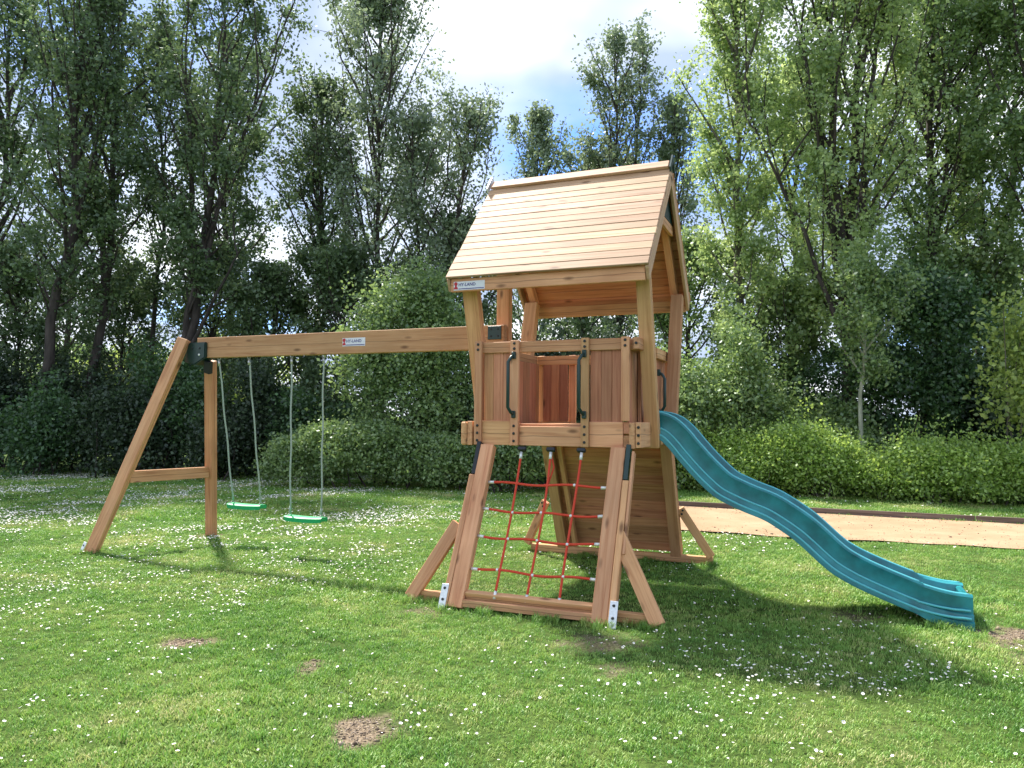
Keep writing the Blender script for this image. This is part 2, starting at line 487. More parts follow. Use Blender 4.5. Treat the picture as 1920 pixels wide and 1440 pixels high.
# bare patches need finer geometry than the lawn grid: heaped crumbs of soil lie on them (stuff)
m_soil = bpy.data.materials.new('dry_soil')
n, l, out = nt(m_soil)
b = n.new('ShaderNodeBsdfPrincipled'); b.inputs['Roughness'].default_value = 1.0
at = n.new('ShaderNodeAttribute'); at.attribute_name = 'tint'
rs = ramp(n, [(0.0, (0.06, 0.042, 0.03)), (0.55, (0.23, 0.175, 0.125)), (1.0, (0.50, 0.41, 0.32))])
l.new(at.outputs['Fac'], rs.inputs[0]); l.new(rs.outputs[0], b.inputs['Base Color']); l.new(b.outputs[0], out.inputs[0])
oct_v = np.array([(1, 0, 0), (-1, 0, 0), (0, 1, 0), (0, -1, 0), (0, 0, .7), (0, 0, -.7)])
oct_f = np.array([(0, 2, 4), (2, 1, 4), (1, 3, 4), (3, 0, 4), (2, 0, 5), (1, 2, 5), (3, 1, 5), (0, 3, 5)])
cv, cf, ct = [], [], []
for px, py, rx, ry, s in PATCH:
    N = int(900 * (rx * ry / 0.03) ** 0.8 * s)
    th = rng.uniform(0, 2 * math.pi, N); rr = np.sqrt(rng.uniform(0, 1, N)) * 1.15
    xs, ys = px + rx * rr * np.cos(th), py + ry * rr * np.sin(th)
    keep = bare(xs, ys) > rng.uniform(0.15, 0.9, N)
    xs, ys = xs[keep], ys[keep]
    sz = rng.lognormal(math.log(0.0034), 0.55, len(xs))
    off = sum(len(c) for c in cv)
    jit = rng.uniform(0.6, 1.3, (len(xs), 6, 1))
    v = oct_v[None] * jit * sz[:, None, None]
    v[:, :, 0] += xs[:, None]; v[:, :, 1] += ys[:, None]
    v[:, :, 2] += (lawn_height(xs, ys) + sz * 0.1 + 0.001)[:, None]
    f = oct_f[None] + (np.arange(len(xs)) * 6)[:, None, None] + off
    cv.append(v.reshape(-1, 3)); cf.append(f.reshape(-1, 3)); ct.append(np.repeat(rng.uniform(0, 1, len(xs)), 8))
me = mesh_from_arrays('soil_crumbs', np.concatenate(cv), np.concatenate(cf), [m_soil], tint=np.concatenate(ct))
o = bpy.data.objects.new('soil_crumbs', me); COL.objects.link(o); tag(o, kind='stuff')

# sand path
us = np.concatenate([np.arange(-0.45, 9, 0.15), np.arange(9, 60, 3.0)])
vs_n = 9
V = []
for k in range(vs_n):
    t = k / (vs_n - 1)
    near = 3.62 + 0.075 * us + 0.05 * np.sin(us * 2.3) + 0.03 * np.sin(us * 7.1)
    vv = near + (6.62 - near) * t
    for uu, v2 in zip(us, vv):
        p = W(uu, v2); V.append((p.x, p.y, 0.02 + 0.004 * math.sin(uu * 3 + v2 * 5)))
V = np.array(V); nu = len(us)
idx = np.arange(vs_n * nu).reshape(vs_n, nu)
faces = np.stack([idx[:-1, :-1], idx[:-1, 1:], idx[1:, 1:], idx[1:, :-1]], -1).reshape(-1, 4)
m_sand = bpy.data.materials.new('pink_sand')
n, l, out = nt(m_sand)
b = n.new('ShaderNodeBsdfPrincipled'); b.inputs['Roughness'].default_value = 0.95; b.inputs['Specular IOR Level'].default_value = 0.1
tc = n.new('ShaderNodeTexCoord')
n1 = n.new('ShaderNodeTexNoise'); n1.inputs['Scale'].default_value = 1.3; n1.inputs['Detail'].default_value = 9; n1.inputs['Roughness'].default_value = 0.62
l.new(tc.outputs['Object'], n1.inputs['Vector'])
ra = ramp(n, [(0.3, (0.28, 0.188, 0.115)), (0.5, (0.345, 0.238, 0.150)), (0.72, (0.41, 0.298, 0.198))])
l.new(n1.outputs['Fac'], ra.inputs[0])
v1 = n.new('ShaderNodeTexVoronoi'); v1.inputs['Scale'].default_value = 26; l.new(tc.outputs['Object'], v1.inputs['Vector'])
rv = ramp(n, [(0.05, (0.55, 0.5, 0.48)), (0.16, (1, 1, 1))]); l.new(v1.outputs['Distance'], rv.inputs[0])
mu = n.new('ShaderNodeMixRGB'); mu.blend_type = 'MULTIPLY'; mu.inputs[0].default_value = 0.8
l.new(ra.outputs[0], mu.inputs[1]); l.new(rv.outputs[0], mu.inputs[2]); l.new(mu.outputs[0], b.inputs['Base Color'])
bp = n.new('ShaderNodeBump'); bp.inputs['Distance'].default_value = 0.02; l.new(n1.outputs['Fac'], bp.inputs['Height'])
l.new(bp.outputs[0], b.inputs['Normal']); l.new(b.outputs[0], out.inputs[0])
me = mesh_from_arrays('sand_path', V, faces, [m_sand], smooth=True)
o = bpy.data.objects.new('sand_path', me); COL.objects.link(o); tag(o, kind='structure')

# timber edging boards on the far side of the sand
M_OLD = wood('weathered_edging', (0.22, 0.175, 0.14), (0.13, 0.10, 0.08), (0.06, 0.045, 0.035))
edge = bpy.data.objects.new('path_edging', None); COL.objects.link(edge); edge.location = W(-0.45, 6.65)
FRAME[edge.name] = Matrix.Translation(edge.location)
tag(edge, 'low weathered timber edging along the far side of the sand path', 'edging')
uu = -0.45
while uu < 20:
    L = 2.4
    dz = random.uniform(-0.006, 0.006)
    dv = random.uniform(-0.012, 0.012)
    board('edging_board', W(uu, 6.65 + dv, 0.045 + dz), W(uu + L - 0.012, 6.65 - dv, 0.045 - dz), 0.045, 0.12, (0, 0, 1), M_OLD, edge)
    uu += L

# ------------------------------------------------------------------ the play tower (one thing: tower, roof, swing beam, slide)
tower = bpy.data.objects.new('play_tower', None); COL.objects.link(tower)
tower.location = (OX, OY, 0); tower.rotation_euler = (0, 0, -A)
FRAME[tower.name] = Matrix.Identity(4)
tag(tower, 'fir timber play tower with pitched roof, teal slide, red rope net and long swing beam', 'play tower')
T = tower
UPZ = (0, 0, 1)
FRONT = -0.8
# --- deck frame
def bolts_on(o, pts, nrm, **k):
    for p in pts: bolt(p, nrm, o, **k)

for s in (-1, 1):       # s=-1 front, +1 rear
    v = s * 0.78
    nrm = (0, s, 0)
    # deck fascia boards: left bay, opening (a little lower), right bay
    board('deck_beam', (-0.64, v, 1.420), (-0.345, v, 1.420), 0.045, 0.215, UPZ, M_WOOD, T)
    board('deck_beam', (-0.275, v, 1.398), (0.300, v, 1.398), 0.045, 0.170, UPZ, M_WOOD, T)
    board('deck_beam', (0.365, v, 1.420), (0.658, v, 1.420), 0.045, 0.215, UPZ, M_WOOD, T)
    for zz in (1.365, 1.478):
        board('beam_end', (0.688, v - 0.022, zz), (0.688, v + 0.022, zz), 0.054, 0.100, UPZ, M_PANEL, T)
    # top rail, two heights of board with a joint over each post
    board('top_rail', (-0.700, v, 2.184), (0.700, v, 2.184), 0.045, 0.098, UPZ, M_WOOD, T)
    # balustrade posts with bolts
    for (ua, ub) in ((-0.70, -0.63), (-0.352, -0.272), (0.300, 0.368), (0.650, 0.720)):
        um = (ua + ub) / 2
        vf = s * 0.822
        zb = 1.312 if um < 0.6 or s > 0 else 1.535
        po = board('balustrade_post', (um, vf, zb), (um, vf, 2.240), ub - ua, 0.038, (0, s, 0), M_WOOD, T)
        q = s * 0.842
        if zb < 1.4:
            bolts_on(po, [(um, q, z) for z in (1.352, 1.418, 1.484)], nrm)
        bolts_on(po, [(um, q, z) for z in (2.165, 2.212)], nrm)
    # vertical infill planks
    for (ua, ub) in ((-0.632, -0.350), (0.366, 0.652)):
        k = 3
        for i in range(k):
            a0 = ua + (ub - ua) * i / k; a1 = ua + (ub - ua) * (i + 1) / k
            board('panel_plank', ((a0 + a1) / 2, s * 0.770, 1.50), ((a0 + a1) / 2, s * 0.770, 2.142), (a1 - a0) - 0.001, 0.02, (0, s, 0), M_PANEL, T, ch=0.0045)

# side walls. left: full, right: opening for the slide
def side_wall(u, v0, v1, sgn):
    k = max(1, round((v1 - v0) / 0.095))
    for i in range(k):
        a0 = v0 + (v1 - v0) * i / k; a1 = v0 + (v1 - v0) * (i + 1) / k
        board('panel_plank', (u, (a0 + a1) / 2, 1.50), (u, (a0 + a1) / 2, 2.142), (a1 - a0) - 0.001, 0.02, (sgn, 0, 0), M_PANEL, T, ch=0.0045)
    board('top_rail', (u + sgn * 0.034, v0, 2.184), (u + sgn * 0.034, v1, 2.184), 0.045, 0.098, UPZ, M_WOOD, T)
side_wall(-0.685, -0.755, 0.755, -1)
side_wall(0.690, -0.755, -0.37, 1)
side_wall(0.690, 0.17, 0.755, 1)
for sgn in (-1, 1):
    for (v0, v1) in (((-0.84, 0.84),) if True else ()):
        sb = board('side_beam', (sgn * 0.742, v0, 1.415), (sgn * 0.742, v1, 1.415), 0.048, 0.215, UPZ, M_WOOD, T)
        if sgn < 0:
            pass
# beam ends that stick out past the front boards
eb = board('beam_end', (-0.795, -0.86, 1.412), (-0.795, -0.45, 1.412), 0.052, 0.21, UPZ, M_WOOD, T, ch=0.012)
eb2 = board('side_bracket_board', (0.793, -0.83, 1.42), (0.793, -0.46, 1.42), 0.048, 0.212, UPZ, M_WOOD, T)
for z in (1.352, 1.418, 1.484):
    bolt((0.795, -0.831, z), (0, -1, 0), eb2)
eb3 = board('rail_bracket_board', (0.775, -0.83, 2.184), (0.775, -0.56, 2.184), 0.045, 0.10, UPZ, M_WOOD, T)
bolt((0.775, -0.831, 2.184), (0, -1, 0), eb3)
# deck boards
k = 16
for i in range(k):
    v0 = -0.752 + 1.504 * i / k; v1 = -0.752 + 1.504 * (i + 1) / k
    board('deck_plank', (-0.715, (v0 + v1) / 2, 1.492), (0.715, (v0 + v1) / 2, 1.492), (v1 - v0) - 0.006, 0.026, UPZ, M_WOOD, T, ch=0.003)
# deck joists seen from below
for u in (-0.4, 0.0, 0.4):
    board('deck_joist', (u, -0.755, 1.43), (u, 0.755, 1.43), 0.045, 0.09, UPZ, M_WOOD, T)
board('trim_board', (0.722, -0.425, 1.50), (0.722, -0.425, 2.14), 0.10, 0.03, (1, 0, 0), M_WOOD, T)
# --- leaning corner posts
for s in (-1, 1):
    for sg in (-1, 1):
        u = 0.822 if sg > 0 else -0.775
        w = 0.118 if sg > 0 else 0.145
        lo = Vector((u, s * 0.375, 1.312)); hi = Vector((u, s * 0.790, 2.82))
        po = board('corner_post', lo, hi, w, 0.09, (0, s, 0.25), M_WOOD, T)
# middle post of the left gable carries the swing beam
mp_ = board('middle_post', (-0.780, 0.02, 1.53), (-0.780, 0.02, 3.40), 0.135, 0.09, (0, -1, 0), M_WOOD, T)
# --- handles
def handle(u, v, zt, zb, nrm, parent, side):
    n_ = Vector(nrm)
    p = Vector((u, v, 0))
    sd = Vector(side)
    pts = [p + Vector((0, 0, zt)), p + n_ * 0.035 + sd * 0.4 + Vector((0, 0, zt - 0.02)), p + n_ * 0.06 + sd + Vector((0, 0, zt - 0.06)),
           p + n_ * 0.06 + sd + Vector((0, 0, zb + 0.06)), p + n_ * 0.035 + sd * 0.4 + Vector((0, 0, zb + 0.02)), p + Vector((0, 0, zb))]
    h = tube('handle', pts, 0.015, M_GREEN, parent, n=10)
    for z in (zt, zb):
        M, L = axis_matrix(p + Vector((0, 0, z - 0.032)), p + Vector((0, 0, z + 0.032)), n_)
        c = link('handle_mount', box_mesh('handle_mount', L, 0.036, 0.03, M_GREEN, 0.006), h, M)
    return h
handle(-0.312, -0.853, 2.105, 1.585, (0, -1, 0), T, (-0.028, 0, 0))
handle(0.334, -0.853, 2.105, 1.585, (0, -1, 0), T, (-0.028, 0, 0))
handle(0.745, 0.235, 2.00, 1.62, (1, 0, 0), T, (0, -0.02, 0))
handle(-0.312, 0.853, 2.105, 1.585, (0, 1, 0), T, (-0.028, 0, 0))
handle(0.334, 0.853, 2.105, 1.585, (0, 1, 0), T, (0.028, 0, 0))
# --- roof: slope from (v=+-1.0, z=2.80) to the ridge (0, 3.93)
EV, EZ, RZ = 1.005, 2.80, 3.93
for s in (-1, 1):
    base = Vector((0, s * EV, EZ)); top = Vector((0, 0, RZ))
    sl = (top - base); SL = sl.length; d = sl.normalized()
    nrm = Vector((0, s * d.z, abs(d.y)))
    k = 14
    pw = (SL - 0.085) / k
    for i in range(k):
        c = base + d * (pw * (i + 0.5)) + nrm * random.uniform(-0.002, 0.002)
        jl = random.uniform(-0.004, 0.004)
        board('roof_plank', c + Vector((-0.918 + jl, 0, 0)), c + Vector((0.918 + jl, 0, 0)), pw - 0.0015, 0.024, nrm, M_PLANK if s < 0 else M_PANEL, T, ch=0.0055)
    # ridge board on this slope, standing proud
    c = base + d * (SL - 0.045) + nrm * 0.030
    board('ridge_board', c + Vector((-0.90, 0, 0)), c + Vector((0.90, 0, 0)), 0.105, 0.03, nrm, M_PLANK, T)
    # barge boards and inner rafters at both gables
    for sg in (-1, 1):
        off = -nrm * 0.070
        p0 = base + off + Vector((sg * 0.900, 0, 0)) - d * 0.025; p1 = base + d * (SL - 0.07) + off + Vector((sg * 0.900, 0, 0))
        board('barge_board', p0, p1, 0.030, 0.108, nrm, M_PLANK, T, cut=(0.4 * 1, 0.0))
        q0 = base + off + Vector((sg * 0.78, 0, 0)) + d * 0.1; q1 = base + d * (SL - 0.10) + off + Vector((sg * 0.78, 0, 0))
        board('rafter', q0, q1, 0.07, 0.09, nrm, M_WOOD, T)
    # eave fascia below the lowest plank
    board('eave_board', (-0.880, s * 0.955, 2.737), (0.880, s * 0.955, 2.737), 0.035, 0.118, UPZ, M_WOOD, T)
# gable: collar board and dark green gusset on each side
def prism(name, pts, thick, mat, parent, axis='u'):
    """flat polygon in the (v,z) plane extruded along u; pts = [(u,v,z)...]"""
    bm = bmesh.new()
    a = [bm.verts.new(Vector(p)) for p in pts]; b_ = [bm.verts.new(Vector(p) + Vector((thick, 0, 0))) for p in pts]
    bm.faces.new(a[::-1]); bm.faces.new(b_)
    for i in range(len(pts)):
        j = (i + 1) % len(pts); bm.faces.new((a[i], a[j], b_[j], b_[i]))
    bmesh.ops.recalc_face_normals(bm, faces=bm.faces)
    me = bpy.data.meshes.new(name); bm.to_mesh(me); bm.free(); me.materials.append(mat)
    return link(name, me, parent)
for sg in (-1, 1):
    u = sg * 0.845
    prism('gable_gusset', [(u, -0.33, 3.43), (u, 0.33, 3.43), (u, 0.0, 3.81)], 0.018, M_GREEN, T)
    board('collar_board', (u, -0.36, 3.385), (u, 0.36, 3.385), 0.03, 0.09, UPZ, M_WOOD, T)
    # ridge end cap
    u2 = sg * 0.915
    u2 = u2 - (0.014 if sg < 0 else 0)
    cap = prism('ridge_cap', [(u2, -0.105, 3.83), (u2, -0.135, 3.87), (u2, -0.012, 4.02), (u2, 0.012, 4.02), (u2, 0.135, 3.87), (u2, 0.105, 3.83), (u2, 0.0, 3.955)],
                0.014, M_GREEN if sg > 0 else M_STEEL, T)
# --- climbing net frame, leaning out to the front
NT = Vector((0, -0.83, 1.305)); NB = Vector((0, -1.385, 0.0))
nd = (NB - NT).normalized()
nn = Vector((0, -1, 0)) - nd * Vector((0, -1, 0)).dot(nd); nn.normalize()   # outward normal of the net plane
def NP(u, t): return Vector((u, 0, 0)) + NT.lerp(NB, t)
for (u0, u1, sg) in ((-0.555, -0.585, -1), (0.632, 0.628, 1)):
    lg = board('net_leg', NP(u0, 0.0), NP(u1, 1.0), 0.125, 0.075, nn, M_WOOD, T)
    so = board('net_leg_side', NP(u0 + sg * 0.092, 0.20), NP(u1 + sg * 0.092, 1.0), 0.050, 0.085, nn, M_WOOD, T)
    br = board('leg_bracket', NP(u0 + sg * 0.086, -0.02), NP(u0 + sg * 0.086, 0.195), 0.038, 0.07, nn, M_DARKSTEEL if sg < 0 else M_GREEN, T, ch=0.003)
    if sg > 0:
        board('net_leg_side', NP(u0 + 0.128, 0.02), NP(u1 + 0.135, 0.62), 0.022, 0.06, nn, M_WOOD, T)
    # galvanised foot plate with two bolts
    c0 = NP(u1 + sg * 0.108, 0.875) + nn * 0.046; c1 = NP(u1 + sg * 0.108, 1.02) + nn * 0.046
    fp = board('foot_plate', c0, c1, 0.062, 0.006, nn, M_STEEL, T, ch=0.001)
    for t in (0.90, 0.965):
        bolt(NP(u1 + sg * 0.108, t) + nn * 0.05, nn, fp, r=0.012)
# bottom board of the net frame
nb = board('net_sill', (-0.645, -1.375, 0.045), (0.60, -1.375, 0.045), 0.04, 0.06, UPZ, M_WOOD, T)
nb = board('net_sill', (-0.52, -1.325, 0.10), (0.565, -1.325, 0.10), 0.05, 0.075, (0, -0.4, 1), M_WOOD, T)
# brace base beam and braces
board('base_beam', (-1.03, -1.255, 0.045), (1.02, -1.255, 0.045), 0.07, 0.075, UPZ, M_WOOD, T)
for sg in (-1, 1):
    board('brace', (sg * 0.70, -1.120, 0.645), (sg * 1.055, -1.305, 0.02), 0.115, 0.05, (0, -1, 0.3), M_WOOD, T, cut=(0, 0))
# ropes of the net
def netpt(u, t, lift=-0.0): return NP(u, t) + nn * lift
US = [-0.232, 0.035, 0.308]
TS = [0.235, 0.410, 0.575, 0.765]
def wig(u, t):   # the same sway for crossing ropes
    return 0.010 * math.sin(t * 5.1 + u * 3) + (0.018 * math.sin(t * 3.3) if abs(u - 0.035) < 0.1 else 0.0), 0.012 * math.sin(u * 5.3 + t * 4)
for i, u in enumerate(US):
    pts = []
    for k in range(21):
        t = 0.055 + (0.905 - 0.055) * k / 20
        du, dl = wig(u, t)
        pts.append(netpt(u + du - 0.02 * (t > 0) * (t - 0.05), t, dl))
    rp = tube('net_rope', pts, 0.0105, M_ROPE, T, n=8)
    for t0, t1 in ((0.02, 0.075), (0.885, 0.93)):
        a_, b_ = 0 if t0 < 0.5 else -1, None
        base_ = pts[a_]
        dirv = (pts[1] - pts[0]).normalized() if a_ == 0 else (pts[-1] - pts[-2]).normalized()
        tube('rope_ferrule', [base_ - dirv * 0.03, base_ + dirv * 0.035], 0.014, M_FERRULE, rp, n=10)
    M_, L_ = axis_matrix(netpt(u - 0.03, 0.015), netpt(u + 0.03, 0.015), nn)
    link('rope_hook', box_mesh('rope_hook', 0.075, 0.035, 0.04, M_DARKSTEEL, 0.006), rp, M_)
# doubled strand at the top of the middle rope
d0 = netpt(0.045, 0.05, 0.0); 
tube('net_rope', [d0, netpt(0.075, 0.12, -0.03), netpt(0.055, 0.235, 0.0)], 0.0075, M_ROPE, T, n=8)
for t in TS:
    pts = []
    uL, uR = -0.475, 0.545
    for k in range(21):
        u = uL + (uR - uL) * k / 20
        sag = 0.011 * math.sin(math.pi * k / 20) * (1 if t < 0.5 else 0.7) + 0.008 * math.sin(u * 11 + t * 9)
        pts.append(netpt(u, t + sag / 1.4, 0.012 * math.sin(u * 5.3 + t * 4) ))
    rp = tube('net_rope', pts, 0.0105, M_ROPE, T, n=8)
    for a_, dirv in ((0, (pts[1] - pts[0]).normalized()), (-1, (pts[-1] - pts[-2]).normalized())):
        tube('rope_ferrule', [pts[a_] - dirv * 0.03, pts[a_] + dirv * 0.03], 0.014, M_FERRULE, rp, n=10)
    for i, u in enumerate(US):
        du, dl = wig(u, t)
        kk = (u + du - 0.02 * (t - 0.05) - uL) / (uR - uL) * 20
        c = pts[int(round(kk))]
        bm = bmesh.new(); bmesh.ops.create_icosphere(bm, subdivisions=2, radius=0.0150)
        for f in bm.faces: f.smooth = True
        me = bpy.data.meshes.new('rope_joint'); bm.to_mesh(me); bm.free(); me.materials.append(M_FERRULE if i == 2 or t > 0.4 else M_ROPE)
        link('rope_joint', me, rp, Matrix.Translation(c))
# --- climbing wall at the rear, leaning out to the back
RT = Vector((0, 0.82, 1.31)); RB = Vector((0, 1.42, 0.03))
rd = (RB - RT).normalized()
rn = Vector((0, 1, 0)) - rd * rd.y; rn.normalize()
for u in (-0.60, 0.70):
    lo = Vector((u, 0, 0)) + RT; hi = Vector((u, 0, 0)) + RB
    board('wall_leg', lo, hi, 0.115, 0.10, rn, M_WOOD, T)
board('wall_strut', Vector((-0.475, 0.84, 1.31)), Vector((-0.44, 1.36, 0.10)), 0.05, 0.06, rn, M_WOOD, T)
k = 13; RL = (RB - RT).length - 0.05
for i in range(k):
    c = RT + rd * (RL * (i + 0.5) / k) + rn * 0.062
    board('wall_plank', c + Vector((-0.66, 0, 0)), c + Vector((0.76, 0, 0)), RL / k - 0.001, 0.022, rn, M_PANEL, T, ch=0.0045)
board('base_beam', (-0.99, 1.385, 0.045), (1.09, 1.385, 0.045), 0.07, 0.08, UPZ, M_WOOD, T)
for sg in (-1, 1):
    bo = board('brace', (sg * 0.765, 1.24, 0.60), (sg * 1.055 + 0.02, 1.36, 0.09), 0.09, 0.05, (0, -1, 0.3), M_WOOD, T)
    bolt((sg * 0.80, 1.205, 0.585), (0, -1, 0), bo); bolt((sg * 0.79, 1.21, 0.545), (0, -1, 0), bo)

# --- swing beam with end frame
BV, BZ0, BZ1 = -0.10, 2.235, 2.475
beam = board('swing_beam', (-4.70, BV, 2.356), (-0.715, BV, 2.356), 0.09, 0.240, UPZ, M_WOOD, T)
pl = board('beam_plate', (-0.885, BV - 0.05, 2.40), (-0.740, BV - 0.05, 2.40), 0.135, 0.012, (0, -1, 0), M_GREEN, T, ch=0.003)
for du in (-0.85, -0.775):
    for z in (2.365, 2.435): bolt((du, BV - 0.056, z), (0, -1, 0), pl, r=0.010)
l1 = board('swing_leg', (-5.405, -0.905, 0.0), (-4.83, -0.215, 2.46), 0.125, 0.095, (0.35, -1, 0.2), M_WOOD, T, cut=(0.0, 0.0))
l2 = board('swing_leg', (-5.165, 0.640, 0.0), (-4.655, 0.03, 2.215), 0.115, 0.095, (0.1, -1, 0), M_WOOD, T)
def on(p, q, z):
    t = (z - p[2]) / (q[2] - p[2]); return Vector(p).lerp(Vector(q), t)
c1 = on((-5.405, -0.905, 0.0), (-4.83, -0.215, 2.46), 0.84) + Vector((0.03, 0.045, 0)); c2 = on((-5.165, 0.640, 0.0), (-4.655, 0.03, 2.215), 0.84) - Vector((0, 0.045, 0))
board('cross_rail', c1, c2, 0.045, 0.135, UPZ, M_WOOD, T)
# moulded bracket that joins legs and beam
bm = bmesh.new()
prof = [(-4.86, 2.19), (-4.70, 2.15), (-4.535, 2.235), (-4.535, 2.42), (-4.80, 2.42)]
a_ = [bm.verts.new((x, BV - 0.085, z)) for x, z in prof]; b_ = [bm.verts.new((x, BV + 0.075, z)) for x, z in prof]
bm.faces.new(a_[::-1]); bm.faces.new(b_)
for i in range(len(prof)):
    j = (i + 1) % len(prof); bm.faces.new((a_[i], a_[j], b_[j], b_[i]))
bmesh.ops.recalc_face_normals(bm, faces=bm.faces)
bmesh.ops.bevel(bm, geom=list(bm.edges), offset=0.012, segments=2, affect='EDGES')
me = bpy.data.meshes.new('corner_bracket'); bm.to_mesh(me); bm.free(); me.materials.append(M_GREEN)
cb = link('corner_bracket', me, T)
for du, z in ((-4.73, 2.35), (-4.62, 2.35), (-4.62, 2.27)): bolt((du, BV - 0.086, z), (0, -1, 0), cb, r=0.013, mat=M_FERRULE if z < 2.3 else None)
board('bracket_arm', (-4.56, BV, 2.20), (-4.60, BV + 0.04, 2.06), 0.09, 0.06, (0, -1, 0), M_DARKSTEEL, cb)
# foot plate of the outer leg
f0 = Vector((-5.475, -0.955, 0.0)); 
fp = board('foot_plate', (-5.445, -0.945, 0.125), (-5.475, -0.985, 0.0), 0.060, 0.008, (-0.25, -1, 0.2), M_STEEL, T, ch=0.001)
for z in (0.035, 0.090): bolt(Vector((-5.475 + 0.24 * z, -0.988 + 0.32 * z, z)), (-0.25, -1, 0.2), fp, r=0.011)
# swing hangers under the beam
# --- stickers
def sign(u0, u1, z0, z1, v, parent_label):
    h = z1 - z0
    s_ = board('sign', (u0, v, (z0 + z1) / 2), (u1, v, (z0 + z1) / 2), h, 0.002, (0, -1, 0), M_WHITE, T, ch=0.0, label=parent_label)
    # red figure on the left: round head over a stepped body
    hx = u0 + 0.022
    bm = bmesh.new()
    def disc(cx, cz, r, n=14, sx=1):
        vs_ = [bm.verts.new((cx + r * sx * math.cos(2 * math.pi * k / n), v - 0.003, cz + r * math.sin(2 * math.pi * k / n))) for k in range(n)]
        bm.faces.new(vs_)
    disc(hx, z0 + h * 0.74, h * 0.22)
    for (x0, x1, y0, y1) in ((-0.016, 0.016, 0.12, 0.36), (-0.009, 0.009, 0.36, 0.56), (-0.020, -0.017, 0.1, 0.3), (0.017, 0.020, 0.1, 0.3)):
        bm.faces.new([bm.verts.new((hx + x, v - 0.0025, z0 + h * y)) for x, y in ((x0, y0), (x1, y0), (x1, y1), (x0, y1))])
    me = bpy.data.meshes.new('logo'); bm.to_mesh(me); bm.free(); me.materials.append(M_RED)
    link('logo', me, s_)
    cu = bpy.data.curves.new('lettering', 'FONT'); cu.body = 'HY-LAND'; cu.size = h * 0.50; cu.align_x = 'LEFT'; cu.align_y = 'CENTER'
    cu.offset = 0.0006
    cu.materials.append(M_BLUE)
    tmp = bpy.data.objects.new('lettering_curve', cu)
    me = bpy.data.meshes.new_from_object(tmp); me.name = 'lettering'
    bpy.data.objects.remove(tmp)
    t_ = bpy.data.objects.new('lettering', me); COL.objects.link(t_)
    place(t_, s_, Matrix.Translation((u0 + 0.048, v - 0.003, z0 + h * 0.60)) @ Matrix.Rotation(math.pi / 2, 4, 'X'))
    bm = bmesh.new()
    bm.faces.new([bm.verts.new((x, v - 0.0025, z)) for x, z in ((u0 + 0.048, z0 + h * 0.10), (u1 - 0.006, z0 + h * 0.10), (u1 - 0.006, z0 + h * 0.19), (u0 + 0.048, z0 + h * 0.19))])
    me = bpy.data.meshes.new('underline'); bm.to_mesh(me); bm.free(); me.materials.append(M_BLUE)
    link('underline', me, s_)
sign(-2.62, -2.33, 2.315, 2.405, BV - 0.0475, 'white sticker with red figure and blue lettering on the swing beam')
sign(-0.850, -0.545, 2.690, 2.768, -0.955 - 0.0195, 'white sticker with red figure under the roof eave')

# --- the slide
prof = []
half = [(-0.290, 0.000), (-0.290, 0.030), (-0.286, 0.036), (-0.266, 0.042), (-0.262, 0.082), (-0.258, 0.088), (-0.240, 0.094), (-0.232, 0.190), (-0.236, 0.212), (-0.226, 0.226), (-0.192, 0.228), (-0.182, 0.214),
        (-0.168, 0.120), (-0.140, 0.072), (-0.09, 0.052), (-0.03, 0.046)]
inner = half + [(-x, z) for x, z in half[::-1]]
under = [(0.245, 0.006), (0.225, 0.07), (0.185, 0.09), (0.15, 0.055), (0.05, 0.030), (-0.05, 0.030), (-0.15, 0.055), (-0.185, 0.09), (-0.225, 0.07), (-0.245, 0.006)]
path = [(0.73, 1.40), (0.80, 1.395), (0.88, 1.375), (0.96, 1.30), (1.03, 1.215), (1.18, 1.05), (1.34, 0.905), (1.48, 0.832), (1.60, 0.782), (1.74, 0.730), (1.86, 0.660), (1.97, 0.585),
        (2.06, 0.508), (2.16, 0.415), (2.26, 0.335), (2.40, 0.258), (2.56, 0.190), (2.72, 0.130), (2.86, 0.082), (2.95, 0.052), (3.03, 0.030), (3.12, 0.012), (3.225, 0.005)]
# smooth the path (Catmull-Rom)
def catmull(P, m=4):
    out = []
    P = [np.array(p, float) for p in P]
    for i in range(len(P) - 1):
        p0 = P[max(i - 1, 0)]; p1 = P[i]; p2 = P[i + 1]; p3 = P[min(i + 2, len(P) - 1)]
        for k in range(m):
            t = k / m
            out.append(0.5 * ((2 * p1) + (-p0 + p2) * t + (2 * p0 - 5 * p1 + 4 * p2 - p3) * t * t + (-p0 + 3 * p1 - 3 * p2 + p3) * t ** 3))
    out.append(P[-1]); return out
path = catmull(path, 4)
bm = bmesh.new()
rings = []
SC = -0.105
full = inner + under
for i, (u, z) in enumerate(path):
    q0 = path[max(i - 1, 0)]; q1 = path[min(i + 1, len(path) - 1)]
    tx, tz = q1[0] - q0[0], q1[1] - q0[1]; L_ = math.hypot(tx, tz); nxn, nzn = -tz / L_, tx / L_
    ring = []
    lift = 0.0
    endt = np.clip((u - 2.85) / 0.3, 0, 1)
    for j, (vv, hh) in enumerate(full):
        is_outer = abs(vv) > 0.236
        h2 = hh
        x_, z_ = u + nxn * h2, z + nzn * h2
        if u > 2.85:
            # run-out: walls stay level and reach down to the ground
            top = 0.226
            x_ = u; z_ = z + h2 + endt * 0.02
            if hh < 0.032 and abs(vv) > 0.24: z_ = max(0.0, z * (1 - endt))
            elif j >= len(inner) or abs(vv) < 0.17: z_ += endt * 0.045
        ring.append(bm.verts.new((x_, SC + vv * (1 + 0.10 * endt * (abs(vv) > 0.19)), max(0.0, z_))))
    rings.append(ring)
nf = len(full)
